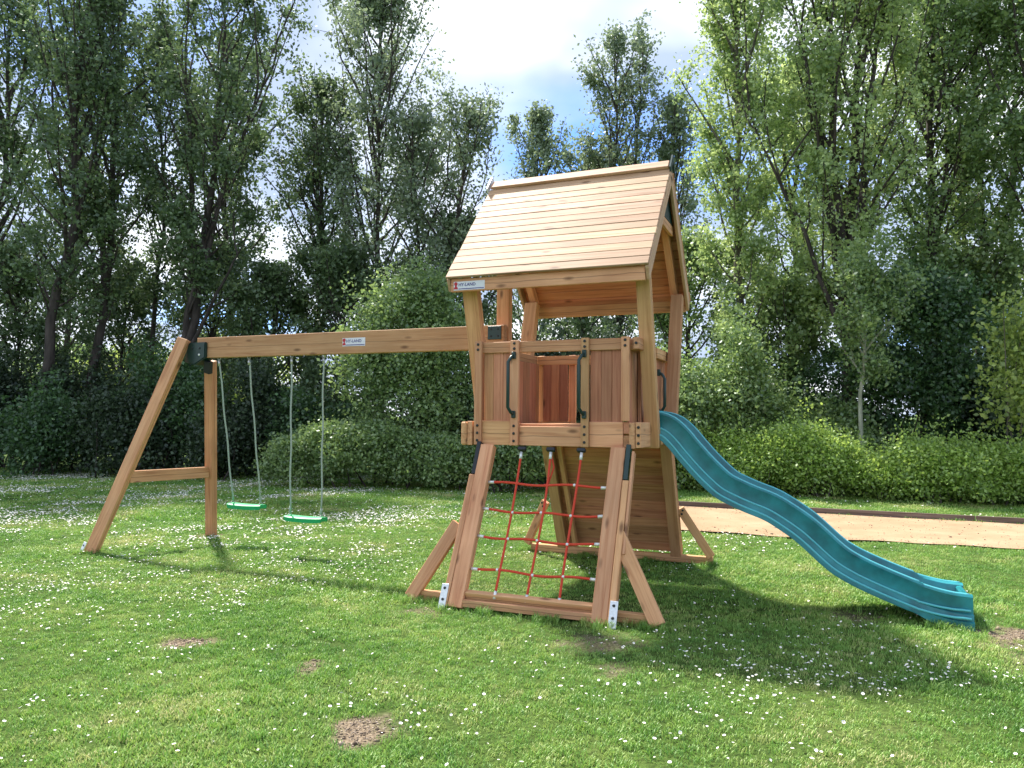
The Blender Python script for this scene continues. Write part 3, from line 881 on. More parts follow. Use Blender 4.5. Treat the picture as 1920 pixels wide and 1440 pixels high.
for a_, b_ in zip(rings, rings[1:]):
    for k in range(nf):
        f = bm.faces.new((a_[k], a_[(k + 1) % nf], b_[(k + 1) % nf], b_[k])); f.smooth = True
bm.faces.new(rings[0][::-1]); bm.faces.new(rings[-1])
bmesh.ops.recalc_face_normals(bm, faces=bm.faces)
for e in bm.edges:
    if len(e.link_faces) == 2 and e.calc_face_angle(0) > math.radians(38): e.smooth = False
me = bpy.data.meshes.new('slide_chute'); bm.to_mesh(me); bm.free(); me.materials.append(M_SLIDE)
slide = link('slide', me, T)
slide['label'] = 'teal plastic wave slide'
# rolled rims and entry lip
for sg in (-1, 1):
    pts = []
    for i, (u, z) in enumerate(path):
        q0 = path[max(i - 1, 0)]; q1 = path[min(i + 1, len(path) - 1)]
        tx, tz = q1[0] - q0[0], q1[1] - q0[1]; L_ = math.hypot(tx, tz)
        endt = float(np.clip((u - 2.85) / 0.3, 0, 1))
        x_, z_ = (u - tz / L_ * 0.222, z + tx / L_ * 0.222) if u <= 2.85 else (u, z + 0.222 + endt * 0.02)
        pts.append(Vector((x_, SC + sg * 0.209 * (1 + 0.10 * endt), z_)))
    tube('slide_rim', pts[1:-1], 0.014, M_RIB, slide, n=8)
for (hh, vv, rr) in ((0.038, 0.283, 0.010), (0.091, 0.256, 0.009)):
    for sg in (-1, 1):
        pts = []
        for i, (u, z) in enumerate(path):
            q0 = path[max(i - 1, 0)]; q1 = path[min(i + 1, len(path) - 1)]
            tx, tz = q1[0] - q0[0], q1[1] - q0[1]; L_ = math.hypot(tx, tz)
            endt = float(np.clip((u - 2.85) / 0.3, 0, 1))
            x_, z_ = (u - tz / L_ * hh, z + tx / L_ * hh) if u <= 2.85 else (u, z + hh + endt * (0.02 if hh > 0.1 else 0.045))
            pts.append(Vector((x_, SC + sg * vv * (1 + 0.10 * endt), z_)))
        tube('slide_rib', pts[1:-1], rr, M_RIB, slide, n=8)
M_, L_ = axis_matrix((3.205, SC - 0.24, 0.12), (3.205, SC + 0.24, 0.12), (1, 0, 0.1))
link('slide_toe', box_mesh('slide_toe', 0.44, 0.235, 0.05, M_SLIDE, 0.012), slide, M_)

# ------------------------------------------------------------------ swings
M_RING = simple('steel_ring', (0.5, 0.52, 0.53), 0.35, 0.7)
def swing(label, tops, seat_c, sw):
    root = bpy.data.objects.new('swing', None); COL.objects.link(root)
    w0 = W(*seat_c)
    root.location = w0; root.rotation_euler = (0, 0, -A)
    FRAME[root.name] = Matrix.Translation(Vector(seat_c))
    tag(root, label, 'swing', 'swings hanging from the timber beam')
    sc = Vector(seat_c)
    ends = []
    for sg, tp in ((-1, tops[0]), (1, tops[1])):
        tp = Vector(tp); bot = sc + Vector((sg * sw * 0.42, 0, 0.06))
        pts = [tp.lerp(bot, k / 12) for k in range(13)]
        for k, p in enumerate(pts): p += Vector((0.006 * math.sin(k * 1.3 + sg), 0, 0))
        rp = tube('rope', pts, 0.0095, M_SWROPE, root, n=8)
        # steel hanger and rings
        bm = bmesh.new()
        bm_tube(bm, [Vector((0.02 * math.cos(a), 0, 0.02 * math.sin(a))) for a in [2 * math.pi * k / 12 for k in range(13)]], 0.004, 6, cap=False)
        me = bpy.data.meshes.new('ring'); bm.to_mesh(me); bm.free(); me.materials.append(M_RING)
        link('ring', me, rp, Matrix.Translation(tp + Vector((0, 0, 0.015))))
        tube('ferrule', [tp - Vector((0, 0, 0.01)), tp - Vector((0, 0, 0.075))], 0.013, M_RING, rp)
        tube('ferrule', [bot + Vector((0, 0, 0.0)), bot + Vector((0, 0, 0.06))], 0.012, M_SWROPE, rp)
        for dv in (-0.06, 0.06):
            tube('seat_strap', [bot, sc + Vector((sg * sw * 0.44, dv, 0.0))], 0.006, M_SWROPE, root, n=6)
    # moulded seat: thin, slightly dished board with rounded ends and a lip
    bm = bmesh.new()
    nu_, nv_ = 14, 6
    gridt, gridb = [], []
    for i in range(nu_ + 1):
        a = -1 + 2 * i / nu_
        rt, rb = [], []
        ww = 0.085 * (1 - 0.25 * max(0, abs(a) - 0.8) / 0.2)
        for j in range(nv_ + 1):
            c = -1 + 2 * j / nv_
            z = 0.008 * a * a + 0.010 * (abs(c) > 0.9) * -1
            rt.append(bm.verts.new((a * sw / 2, c * ww, z + 0.018)))
            rb.append(bm.verts.new((a * sw / 2 * 0.98, c * ww * 0.96, z - 0.026)))
        gridt.append(rt); gridb.append(rb)
    for i in range(nu_):
        for j in range(nv_):
            bm.faces.new((gridt[i][j], gridt[i + 1][j], gridt[i + 1][j + 1], gridt[i][j + 1]))
            bm.faces.new((gridb[i][j], gridb[i][j + 1], gridb[i + 1][j + 1], gridb[i + 1][j]))
        for j in (0, nv_):
            bm.faces.new((gridt[i][j], gridb[i][j], gridb[i + 1][j], gridt[i + 1][j]))
    for i in (0, nu_):
        for j in range(nv_): bm.faces.new((gridt[i][j], gridt[i][j + 1], gridb[i][j + 1], gridb[i][j]))
    bmesh.ops.recalc_face_normals(bm, faces=bm.faces)
    me = bpy.data.meshes.new('seat'); bm.to_mesh(me); bm.free(); me.materials.append(M_SEAT)
    link('seat', me, root, Matrix.Translation(sc))
    return root
swing('green swing seat hanging next to the slanted end frame, drifting slightly back', ((-4.394, BV, 2.215), (-3.947, BV, 2.215)), (-4.20, 0.20, 0.475), 0.50)
swing('green swing seat hanging closer to the tower, below the beam sticker', ((-3.337, BV, 2.215), (-2.90, BV, 2.215)), (-3.10, BV, 0.425), 0.50)

# ------------------------------------------------------------------ trees and shrubs
def px(x, d):        # world x of a photo column at distance d
    return (x - 960) / 1410.56 * d

def leaf_quads(C, size, r, flat=0.0, elong=0.34):
    N = len(C)
    d = r.normal(size=(N, 3)); d[:, 2] *= (1 - flat)
    d /= np.linalg.norm(d, axis=1)[:, None] + 1e-9
    t = r.normal(size=(N, 3)); w = np.cross(d, t); w /= np.linalg.norm(w, axis=1)[:, None] + 1e-9
    s = size * r.uniform(0.6, 1.35, N)[:, None]
    V = np.stack([C - d * s * 0.5, C + w * s * elong, C + d * s * 0.5, C - w * s * elong], 1).reshape(-1, 3)
    F = np.arange(4 * N).reshape(N, 4)
    return V, F

class Tubes:
    def __init__(s): s.V = []; s.F = []; s.n = 0
    def add(s, P, R, k):
        P = np.asarray(P, float); m = len(P); R = np.asarray(R, float)
        T = np.gradient(P, axis=0); T /= np.linalg.norm(T, axis=1)[:, None] + 1e-9
        ref = np.array([1.0, 0.3, 0.1])
        U = np.cross(T, ref); U /= np.linalg.norm(U, axis=1)[:, None] + 1e-9
        Vv = np.cross(T, U)
        a = np.arange(k) * 2 * math.pi / k
        ring = P[:, None] + R[:, None, None] * (U[:, None] * np.cos(a)[None, :, None] + Vv[:, None] * np.sin(a)[None, :, None])
        idx = s.n + np.arange(m * k).reshape(m, k)
        nxt = np.roll(idx, -1, axis=1)
        F = np.stack([idx[:-1], nxt[:-1], nxt[1:], idx[1:]], -1).reshape(-1, 4)
        s.V.append(ring.reshape(-1, 3)); s.F.append(F); s.n += m * k
    def mesh(s, name, mat):
        return mesh_from_arrays(name, np.concatenate(s.V), np.concatenate(s.F), [mat], smooth=True)

def curve(p, d0, L, n, r, up=0.0, wig=0.06):
    P = [np.array(p, float)]; d = np.array(d0, float); d /= np.linalg.norm(d)
    for i in range(n):
        d = d + r.normal(size=3) * wig + np.array([0, 0, up]) / n
        d /= np.linalg.norm(d); P.append(P[-1] + d * L / n)
    return np.array(P)

def make_tree(name, label, group, loc, H, stems, crown0, rad, leaves, leaf, mats, seed, nbr=46, up=0.5, ang=(35, 60),
              profile=None, clump=0.30, sub=6, trunk_r=0.14, flat=0.0, density_var=0.95, cat='tree', droop=0.0, lk=0.85):
    """stems: list of (dx0,dy0, dx1,dy1, z0, z1, r0) leaders that make up the trunk"""
    r = np.random.default_rng(seed)
    tb = Tubes(); br = Tubes(); C = []; WT = []
    stems = stems or [(0, 0, 0, 0, 0, H, trunk_r)]
    if seed < 40: stems = [(*q_[:6], q_[6] * 0.74) for q_ in stems]
    profile = profile or (lambda t: max(0.12, math.sin(math.pi * min(1, 0.12 + 0.86 * t)) ** 0.75))
    main = None
    for (x0, y0, x1, y1, z0, z1, r0) in stems:
        m = 14
        if main is not None and z0 > 0:
            jx = np.interp(z0, main[0][:, 2], main[0][:, 0]); jy = np.interp(z0, main[0][:, 2], main[0][:, 1])
            x1 += jx - x0; y1 += jy - y0; x0, y0 = jx, jy
            r0 = min(r0, 0.85 * np.interp(z0, main[0][:, 2], main[1]))
        t = np.linspace(0, 1, m)
        wob = np.cumsum(r.normal(size=(m, 2)) * 0.03 * (z1 - z0) / m * 3, axis=0); wob -= wob[0]
        P = np.stack([x0 + (x1 - x0) * t ** 1.15 + wob[:, 0], y0 + (y1 - y0) * t + wob[:, 1], z0 + (z1 - z0) * t], 1)
        R = r0 * (1 - t) ** 0.75 + 0.012
        if z0 == 0: R[0] *= 1.35
        tb.add(P, R, 9)
        if main is None: main = (P, R)
        nb = max(6, int(nbr * (z1 - z0) / H / len(stems) * 1.6)) if len(stems) > 1 else nbr
        for i in range(nb):
            zf = crown0 + (H * 0.985 - crown0) * ((i + r.uniform(0, 1)) / nb)
            if zf < z0 or zf > z1: continue
            ft = (zf - z0) / (z1 - z0)
            j = min(m - 2, int(ft * (m - 1))); ff = ft * (m - 1) - j
            p = P[j] * (1 - ff) + P[j + 1] * ff
            tt = (zf - crown0) / (H - crown0)
            rr = rad * profile(tt) * r.uniform(0.65, 1.15) / (1.0 if len(stems) == 1 else 1.25)
            an = math.radians(r.uniform(*ang)) * (1 - 0.45 * tt)
            az = i * 2.39996 + r.uniform(-0.5, 0.5)
            d0 = np.array([math.cos(az) * math.sin(an), math.sin(az) * math.sin(an), math.cos(an)])
            L = min(rr / max(0.35, math.sin(an)), (H - zf) * 0.9 + 0.8)
            B = curve(p, d0, L, 7, r, up=up - droop, wig=0.10)
            rb = max(0.012, min(r0 * 0.42, 0.012 * L + 0.006)) * (1 - 0.85 * np.linspace(0, 1, 8)) + 0.004
            br.add(B, rb, 5)
            for q in range(sub):
                f = 0.25 + 0.72 * (q + r.uniform(0, 1)) / sub
                j2 = min(6, int(f * 7)); p2 = B[j2] + (B[j2 + 1] - B[j2]) * (f * 7 - j2)
                dd = B[j2 + 1] - B[j2]; dd /= np.linalg.norm(dd)
                d2 = dd + r.normal(size=3) * 0.65; L2 = L * r.uniform(0.18, 0.42) * (1.15 - 0.6 * f)
                Q = curve(p2, d2, L2, 4, r, up=up * 0.6 - droop, wig=0.16)
                br.add(Q, np.linspace(0.011, 0.003, 5), 3)
                wv = r.lognormal(0, density_var)
                for k in (1, 2, 3, 4):
                    C.append(Q[k] + r.normal(size=3) * 0.06); WT.append(wv * (0.5 + 0.25 * k))
            C.append(B[7]); WT.append(1.4)
    C = np.array(C); WT = np.array(WT); WT /= WT.sum()
    leaves = int(leaves * lk)
    cnt = r.choice(len(C), size=leaves, p=WT)
    rc = 0.64 * clump * r.uniform(0.6, 1.3, len(C))
    LC = C[cnt] + r.normal(size=(leaves, 3)) * rc[cnt][:, None] * np.array([0.85, 0.85, 0.75])
    LC = LC[LC[:, 2] > 0.05]
    V, F = leaf_quads(LC, leaf, r, flat)
    base_t = r.uniform(0.15, 0.75, len(C))
    tint = np.clip(base_t[cnt][:len(LC)] + r.normal(size=len(LC)) * 0.18, 0, 1)
    root = bpy.data.objects.new(name, None); COL.objects.link(root); root.location = loc
    tag(root, label, cat, group)
    leafm, barkm = mats
    for nm, me in (('trunk', tb.mesh('trunk', barkm)), ('branches', br.mesh('branches', barkm)), ('crown', mesh_from_arrays('crown', V, F, [leafm], tint=tint))):
        o = bpy.data.objects.new(nm, me); COL.objects.link(o); o.parent = root
        if nm == 'branches': o['kind'] = 'stuff'
    return root

def make_shrub(name, label, group, loc, lobes, leaves, leaf, mats, seed, clump=0.14, stems=10, cat='shrub', shell=0.16, sprig=0.10):
    """lobes: list of (cx, cy, cz, rx, ry, rz) ellipsoids relative to loc"""
    r = np.random.default_rng(seed)
    area = np.array([(a * b_ + b_ * c + a * c) for (_, _, _, a, b_, c) in lobes]); area = area / area.sum()
    nc = max(60, leaves // 26)
    which = r.choice(len(lobes), size=nc, p=area)
    L = np.array(lobes)[which]
    d = r.normal(size=(nc, 3)); d /= np.linalg.norm(d, axis=1)[:, None]
    d[:, 2] = np.where(d[:, 2] < -0.55, -d[:, 2], d[:, 2])
    lump = 1 + 0.13 * np.sin(d[:, 0] * 7 + which) * np.sin(d[:, 1] * 6 + 1) + 0.08 * np.sin(d[:, 2] * 11 + d[:, 0] * 5)
    rad_ = lump * (1 - np.abs(r.normal(size=nc)) * shell) + (r.uniform(size=nc) < 0.12) * r.uniform(0, sprig, nc) * 1.6
    C = L[:, :3] + d * L[:, 3:] * rad_[:, None]
    cnt = r.integers(0, nc, leaves)
    LC = C[cnt] + r.normal(size=(leaves, 3)) * clump * np.array([1, 1, 0.8])
    base_t = r.uniform(0.1, 0.8, nc)
    tint = np.clip(base_t[cnt] + r.normal(size=leaves) * 0.2, 0, 1)
    keep = LC[:, 2] > 0.02
    LC = LC[keep]; tint = tint[keep]
    V, F = leaf_quads(LC, leaf, r)
    tb = Tubes()
    for k in range(stems):
        q = C[r.integers(0, nc)]
        lb = lobes[r.integers(0, len(lobes))]
        p = np.array([lb[0] + r.normal() * lb[3] * 0.3, lb[1] + r.normal() * lb[4] * 0.3, -0.02])
        q = np.array([lb[0] + r.normal() * lb[3] * 0.5, lb[1] + r.normal() * lb[4] * 0.5, lb[2] + lb[5] * r.uniform(0.2, 0.75)])
        mid = (p + q) / 2 + r.normal(size=3) * 0.12
        tb.add([p, (p + mid) / 2, mid, (mid + q) / 2, q], np.linspace(0.022, 0.006, 5), 5)
    root = bpy.data.objects.new(name, None); COL.objects.link(root); root.location = loc
    tag(root, label, cat, group)
    leafm, barkm = mats
    for nm, me in (('stems', tb.mesh('stems', barkm)), ('foliage', mesh_from_arrays('foliage', V, F, [leafm], tint=tint))):
        o = bpy.data.objects.new(nm, me); COL.objects.link(o); o.parent = root
        if nm == 'stems': o['kind'] = 'stuff'
    return root

B_DARK = bark('dark_bark', (0.028, 0.022, 0.020), (0.075, 0.060, 0.055))
B_GREY = bark('grey_bark', (0.07, 0.065, 0.055), (0.17, 0.155, 0.13))
B_PALE = bark('pale_bark', (0.22, 0.24, 0.18), (0.38, 0.40, 0.32))
L_ALDER = leafmat('alder_leaf', (0.056, 0.099, 0.043), (0.133, 0.206, 0.084), 0.32, 0.05)
L_WILLOW = leafmat('willow_leaf', (0.094, 0.143, 0.077), (0.226, 0.297, 0.165), 0.38, 0.07)
L_ASH = leafmat('ash_leaf', (0.157, 0.248, 0.094), (0.386, 0.506, 0.189), 0.42, 0.05)
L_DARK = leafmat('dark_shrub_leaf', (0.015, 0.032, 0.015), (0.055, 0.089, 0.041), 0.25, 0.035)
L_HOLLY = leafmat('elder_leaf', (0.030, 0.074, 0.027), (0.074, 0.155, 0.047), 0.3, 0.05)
L_BRIGHT = leafmat('bright_shrub_leaf', (0.151, 0.260, 0.050), (0.358, 0.517, 0.116), 0.42, 0.05)
L_MID = leafmat('mid_shrub_leaf', (0.095, 0.175, 0.053), (0.219, 0.323, 0.106), 0.36, 0.06)
L_YELLOW = leafmat('sunlit_leaf', (0.140, 0.217, 0.043), (0.324, 0.422, 0.115), 0.45, 0.04)

G_L = 'dark tall trees behind the swing'
G_M = 'slender trees behind the roof'
G_R = 'leafy trees behind the slide'
# --- left row of tall dark trees
make_tree('tall_tree', 'dark slender tree cut by the left edge of the photo', G_L, (px(0, 22), 22, 0), 14, [(0, 0, -0.3, 0, 0, 14, 0.17)], 2.4, 2.2, 30000, 0.115, (L_ALDER, B_DARK), 21, lk=0.54, nbr=42)
make_tree('tall_tree', 'dark tree with straight trunk, second from the left edge', G_L, (px(78, 20.5), 20.5, 0), 13.2, [(0, 0, 0.75, 0, 0, 13.2, 0.20)], 3.6, 2.2, 30000, 0.11, (L_ALDER, B_DARK), 22, lk=0.5, nbr=42)
make_tree('tall_tree', 'dark tree whose bent trunk stands right of the second trunk from the left', G_L, (px(172, 21.5), 21.5, 0), 14,
          [(0, 0, 0.6, 0.3, 0, 14, 0.18), (-0.1, 0, -1.4, 0.5, 5.0, 13, 0.11)], 3.8, 2.4, 36000, 0.11, (L_ALDER, B_DARK), 23, lk=0.5, nbr=46)
make_tree('tall_tree', 'thin dark tree just left of the thick forked trunk', G_L, (px(287, 24), 24, 0), 13.5, [(0, 0, 0.2, 0, 0, 13.5, 0.11)], 4.5, 1.8, 19000, 0.11, (L_ALDER, B_DARK), 24, lk=0.6, nbr=34)
make_tree('tall_tree', 'thick forked dark tree above the top of the slanted swing leg', G_L, (px(332, 21), 21, 0), 13.6,
          [(0, 0, 0.85, -0.2, 0, 13.6, 0.21), (-0.12, 0, -0.9, 0.5, 4.6, 13, 0.12), (0.0, 0, 2.3, 0.2, 3.0, 12.0, 0.11), (0.0, 0, 1.9, -0.6, 2.7, 6.3, 0.08)],
          4.0, 2.7, 48000, 0.11, (L_ALDER, B_DARK), 25, lk=0.5, nbr=62)
make_tree('tall_tree', 'dark tree with low leaning limbs over the middle of the swing beam', G_L, (px(560, 23), 23, 0), 11.6,
          [(0, 0, 0.5, 0, 0, 11.6, 0.13), (0.25, 0, 0.9, 0.3, 0, 10.5, 0.09)], 3.4, 2.2, 34000, 0.11, (L_ALDER, B_DARK), 26, lk=0.48, nbr=44)
make_tree('tall_tree', 'tall grey-green tree rising to the top of the photo left of the open sky', G_L, (px(708, 22.5), 22.5, 0), 14.0,
          [(0, 0, 0.1, 0, 0, 13.3, 0.11)], 3.0, 2.75, 40000, 0.11, (L_WILLOW, B_DARK), 27, lk=0.55, nbr=50, up=0.7, ang=(25, 50),
          profile=lambda t: 0.28 + 0.95 * (1 - t) ** 0.8 * min(1, 0.45 + 2 * t))
make_tree('tall_tree', 'airy grey-green tree with leaning stems just left of the roof', G_L, (px(795, 21), 21, 0), 10.0,
          [(0, 0, 0.75, 0, 0, 9.6, 0.10), (0.1, 0, -0.1, 0.4, 0, 10.2, 0.09), (0.2, 0, 1.35, 0, 0, 7.0, 0.06)], 2.6, 2.0, 34000, 0.105, (L_WILLOW, B_DARK), 28, lk=0.58, nbr=52, up=0.6)
make_tree('tall_tree', 'dense dark tree filling the gap behind the left forked trunks', G_L, (px(430, 27), 27, 0), 14.5, None, 2.5, 2.9, 30000, 0.13, (L_ALDER, B_DARK), 29, lk=0.5, nbr=46, trunk_r=0.15)
make_tree('tall_tree', 'dark tree standing back between the two left trunks', G_L, (px(120, 28), 28, 0), 15, None, 2.5, 3.2, 26000, 0.14, (L_ALDER, B_DARK), 30, lk=0.5, nbr=44, trunk_r=0.15)
# --- the middle
make_tree('slim_tree', 'short conical treetop showing over the left end of the roof ridge', G_M, (px(985, 30), 30, 0), 13.2, None, 2.0, 2.3, 24000, 0.135, (L_WILLOW, B_DARK), 31, lk=0.5, nbr=44, up=0.8, ang=(25, 45),
          profile=lambda t: 0.2 + 0.95 * (1 - t) ** 0.9)
make_tree('slim_tree', 'tall two-topped slim tree against the sky above the roof', G_M, (px(1170, 27), 27, 0), 15.3,
          [(0, 0, -0.35, 0, 0, 15.3, 0.12), (0, 0, 0.75, 0, 4, 14.6, 0.09), (0, 0, -1.25, 0, 4, 12.6, 0.07)], 2.5, 1.75, 32000, 0.125, (L_WILLOW, B_DARK), 32, lk=0.5, nbr=60, up=0.8, ang=(20, 42))
make_tree('slim_tree', 'slim tree whose top shows just right of the roof ridge', G_M, (px(1262, 26), 26, 0), 12.2,
          [(0, 0, 0.1, 0, 0, 12.2, 0.09)], 2.5, 1.35, 17000, 0.125, (L_WILLOW, B_DARK), 33, lk=0.5, nbr=40, up=0.8, ang=(20, 42))
make_tree('slim_tree', 'low airy tree behind the roof between the two taller tops', G_M, (px(1075, 28), 28, 0), 10.8,
          [(0, 0, 0.5, 0, 0, 10.8, 0.09)], 1.5, 2.0, 20000, 0.13, (L_WILLOW, B_DARK), 34, lk=0.5, nbr=42, up=0.6, ang=(25, 55))
# --- right
colp = lambda t: 0.75 + 0.35 * math.sin(math.pi * t)
make_tree('broad_tree', 'columnar light green tree edging the open sky right of the roof', G_R, (px(1408, 19.5), 19.5, 0), 14.2, [(0, 0, -0.1, 0, 0, 14.2, 0.12)], 1.6, 1.35, 42000, 0.10, (L_ASH, B_GREY), 41, lk=0.85, nbr=66, up=0.7,
          ang=(35, 60), profile=colp, clump=0.26, density_var=0.45)
make_tree('broad_tree', 'many-stemmed light green tree fanning out above the slide', G_R, (px(1600, 18), 18, 0), 13.2,
          [(0, 0, 0.15, 0.4, 0, 13, 0.17), (0, 0, -1.55, 0.2, 3.3, 12.5, 0.085), (0, 0, -0.65, -0.3, 3.4, 13.2, 0.095), (0, 0, 1.1, 0.0, 3.4, 13, 0.09), (0, 0, -2.2, 0.3, 3.0, 9.4, 0.06), (0, 0, 1.9, -0.2, 3.6, 10.5, 0.06)],
          3.2, 2.3, 56000, 0.10, (L_ASH, B_DARK), 42, lk=0.72, nbr=95, up=0.6, ang=(25, 55), clump=0.27)
make_tree('broad_tree', 'thin straight tree behind the bright thicket, between column tree and fanned tree', G_R, (px(1512, 22), 22, 0), 11.8, [(0, 0, 0.1, 0, 0, 11.8, 0.12)], 3.4, 1.9, 22000, 0.105, (L_ASH, B_DARK), 43, lk=0.8, nbr=36)
make_tree('broad_tree', 'tall mid-green tree right of the fanned stems', G_R, (px(1735, 19), 19, 0), 13.8,
          [(0, 0, 0.3, 0, 0, 13.8, 0.14), (0, 0, 1.1, 0.2, 2.5, 12, 0.08)], 3.0, 2.1, 40000, 0.105, (L_MID, B_DARK), 44, lk=0.75, nbr=60)
make_tree('broad_tree', 'thin-stemmed dark tree near the upper right corner', G_R, (px(1868, 20), 20, 0), 14,
          [(0, 0, -0.2, 0, 0, 14, 0.11), (0.1, 0, 0.9, 0.2, 0, 13, 0.09), (-0.1, 0, -0.9, 0.3, 2, 12.5, 0.07)], 3.2, 2.1, 36000, 0.105, (L_MID, B_DARK), 45, lk=0.75, nbr=60)
make_tree('broad_tree', 'green tree with trunk just outside the right edge of the photo', G_R, (px(1990, 18), 18, 0), 12.5, None, 2.2, 2.2, 24000, 0.11, (L_MID, B_DARK), 46, lk=0.9, nbr=44)
make_tree('broad_tree', 'pale-barked young tree in the thicket above the slide', G_R, (px(1620, 16.2), 16.2, 0), 4.6, None, 2.2, 0.8, 7000, 0.085, (L_MID, B_PALE), 47, nbr=14, trunk_r=0.045)

# --- young trees that fill the middle height under the tall crowns
G_Y = 'young trees under the dark crowns'
for (x, d, H_, rad_, lv, lab, sd) in (
    (30, 23.0, 6.0, 2.0, 17000, 'young dark tree behind the leftmost shrub', 201),
    (225, 24.5, 5.6, 1.9, 16000, 'young dark tree between the bent trunk and the thin one', 202),
    (395, 23.5, 6.4, 1.9, 17000, 'young dark tree right of the forked trunk above the beam end', 203),
    (505, 22.0, 5.2, 1.8, 16000, 'young dark tree above the left swing', 204),
    (640, 21.5, 5.8, 1.9, 18000, 'young dark tree behind the beam sticker', 205),
    (870, 21.5, 6.6, 2.0, 19000, 'young dark tree left of the roof eave', 206),
    (1090, 22.5, 6.2, 2.1, 19000, 'young tree behind the tower under the roof', 207),
    (1290, 21.5, 6.2, 1.8, 17000, 'young tree right of the rear roof edge', 208),
    (1480, 20.0, 4.6, 1.7, 15000, 'young tree low between column tree and thin straight tree', 209),
    (1850, 19.0, 5.4, 1.9, 15000, 'young tree behind the deep shade at the right', 210)):
    make_tree('young_tree', lab, G_Y, (px(x, d), d, 0), H_, None, 0.5, rad_, lv, 0.11, (L_ALDER if x < 1250 else L_MID, B_DARK), sd, nbr=34, up=0.4, trunk_r=0.07, ang=(40, 75), lk=1.0)

# --- shrubs
G_U = 'dark shrubs under the left trees'
G_B = 'bright low shrubs beyond the sand path'
G_C = 'tall shrubs behind the tower'
def lobes(w, dpt, h, n, seed, low=0.0):
    r = np.random.default_rng(seed); out = []
    for k in range(n):
        rx = w * r.uniform(0.18, 0.36); hk = h * (1.0 if k == 0 else r.uniform(0.55, 1.0)); rz = hk * r.uniform(0.36, 0.52)
        out.append((r.uniform(-w / 2 + rx * 0.6, w / 2 - rx * 0.6), r.uniform(-dpt / 2, dpt / 2) * 0.6, (hk - rz) * r.uniform(0.55, 1.0) if k % 2 == 0 else r.uniform(0.2, 0.5) * h, rx, dpt * r.uniform(0.3, 0.5), rz))
    return out
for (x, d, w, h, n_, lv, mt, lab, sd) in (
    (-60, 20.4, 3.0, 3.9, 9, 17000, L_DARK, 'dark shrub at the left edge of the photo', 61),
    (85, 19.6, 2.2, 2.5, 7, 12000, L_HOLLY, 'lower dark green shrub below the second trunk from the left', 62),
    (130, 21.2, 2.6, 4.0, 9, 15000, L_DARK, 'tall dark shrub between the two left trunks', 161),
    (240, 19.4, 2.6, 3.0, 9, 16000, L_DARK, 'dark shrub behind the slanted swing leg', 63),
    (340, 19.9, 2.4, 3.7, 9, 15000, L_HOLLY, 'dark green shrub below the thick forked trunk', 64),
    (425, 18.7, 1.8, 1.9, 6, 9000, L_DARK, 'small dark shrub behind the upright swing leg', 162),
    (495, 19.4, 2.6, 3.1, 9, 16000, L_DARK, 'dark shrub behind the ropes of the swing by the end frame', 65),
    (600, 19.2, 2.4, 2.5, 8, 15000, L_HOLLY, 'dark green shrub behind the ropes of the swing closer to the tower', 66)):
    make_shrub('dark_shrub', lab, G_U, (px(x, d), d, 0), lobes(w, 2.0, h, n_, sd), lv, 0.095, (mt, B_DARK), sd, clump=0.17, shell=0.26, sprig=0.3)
make_shrub('round_shrub', 'large rounded grey-green shrub behind the right half of the swing beam', None, (px(765, 17.6), 17.6, 0),
           [(0, 0, 3.2, 1.35, 1.1, 1.65), (-0.85, 0, 2.6, 0.8, 0.9, 1.1), (0.8, 0.1, 2.9, 0.8, 0.9, 1.2), (0.1, -0.3, 1.5, 1.3, 0.9, 1.4), (1.0, 0.2, 1.3, 0.9, 0.9, 1.2), (0.3, 0, 4.3, 0.75, 0.7, 0.65)],
           42000, 0.085, (L_MID, B_DARK), 71, clump=0.19, shell=0.3, sprig=0.4)
make_shrub('low_shrub', 'low spreading green shrub on the lawn edge behind the right swing', None, (px(690, 16.6), 16.6, 0),
           [(-1.5, 0.1, 0.5, 0.85, 0.7, 0.55), (-0.7, 0, 0.75, 0.95, 0.8, 0.65), (0.2, -0.1, 0.8, 1.0, 0.8, 0.6), (1.1, -0.2, 0.6, 0.95, 0.7, 0.65), (1.9, -0.4, 0.5, 0.8, 0.7, 0.6)],
           42000, 0.07, (L_MID, B_DARK), 72, clump=0.10)
make_shrub('low_shrub', 'low green shrub on the lawn edge seen through the rope net', None, (px(985, 16.0), 16.0, 0),
           [(-0.6, 0, 0.6, 0.7, 0.6, 0.6), (0.1, 0, 0.8, 0.7, 0.6, 0.65), (0.8, 0, 0.6, 0.7, 0.6, 0.6), (1.4, -0.1, 0.7, 0.6, 0.6, 0.6)], 22000, 0.075, (L_MID, B_DARK), 77, clump=0.13, shell=0.3, sprig=0.35)
for (x, d, w, h, n_, lv, mt, lab, sd) in (
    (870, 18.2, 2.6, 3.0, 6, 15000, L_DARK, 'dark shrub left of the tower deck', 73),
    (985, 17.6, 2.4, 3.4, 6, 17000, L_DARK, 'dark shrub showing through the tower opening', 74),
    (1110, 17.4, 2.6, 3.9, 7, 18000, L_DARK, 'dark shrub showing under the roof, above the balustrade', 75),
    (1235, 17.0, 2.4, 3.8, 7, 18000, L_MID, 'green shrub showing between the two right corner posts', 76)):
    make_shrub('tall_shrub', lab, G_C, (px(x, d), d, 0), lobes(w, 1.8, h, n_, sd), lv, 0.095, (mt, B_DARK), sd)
G_T = 'thicket shrubs behind the slide'
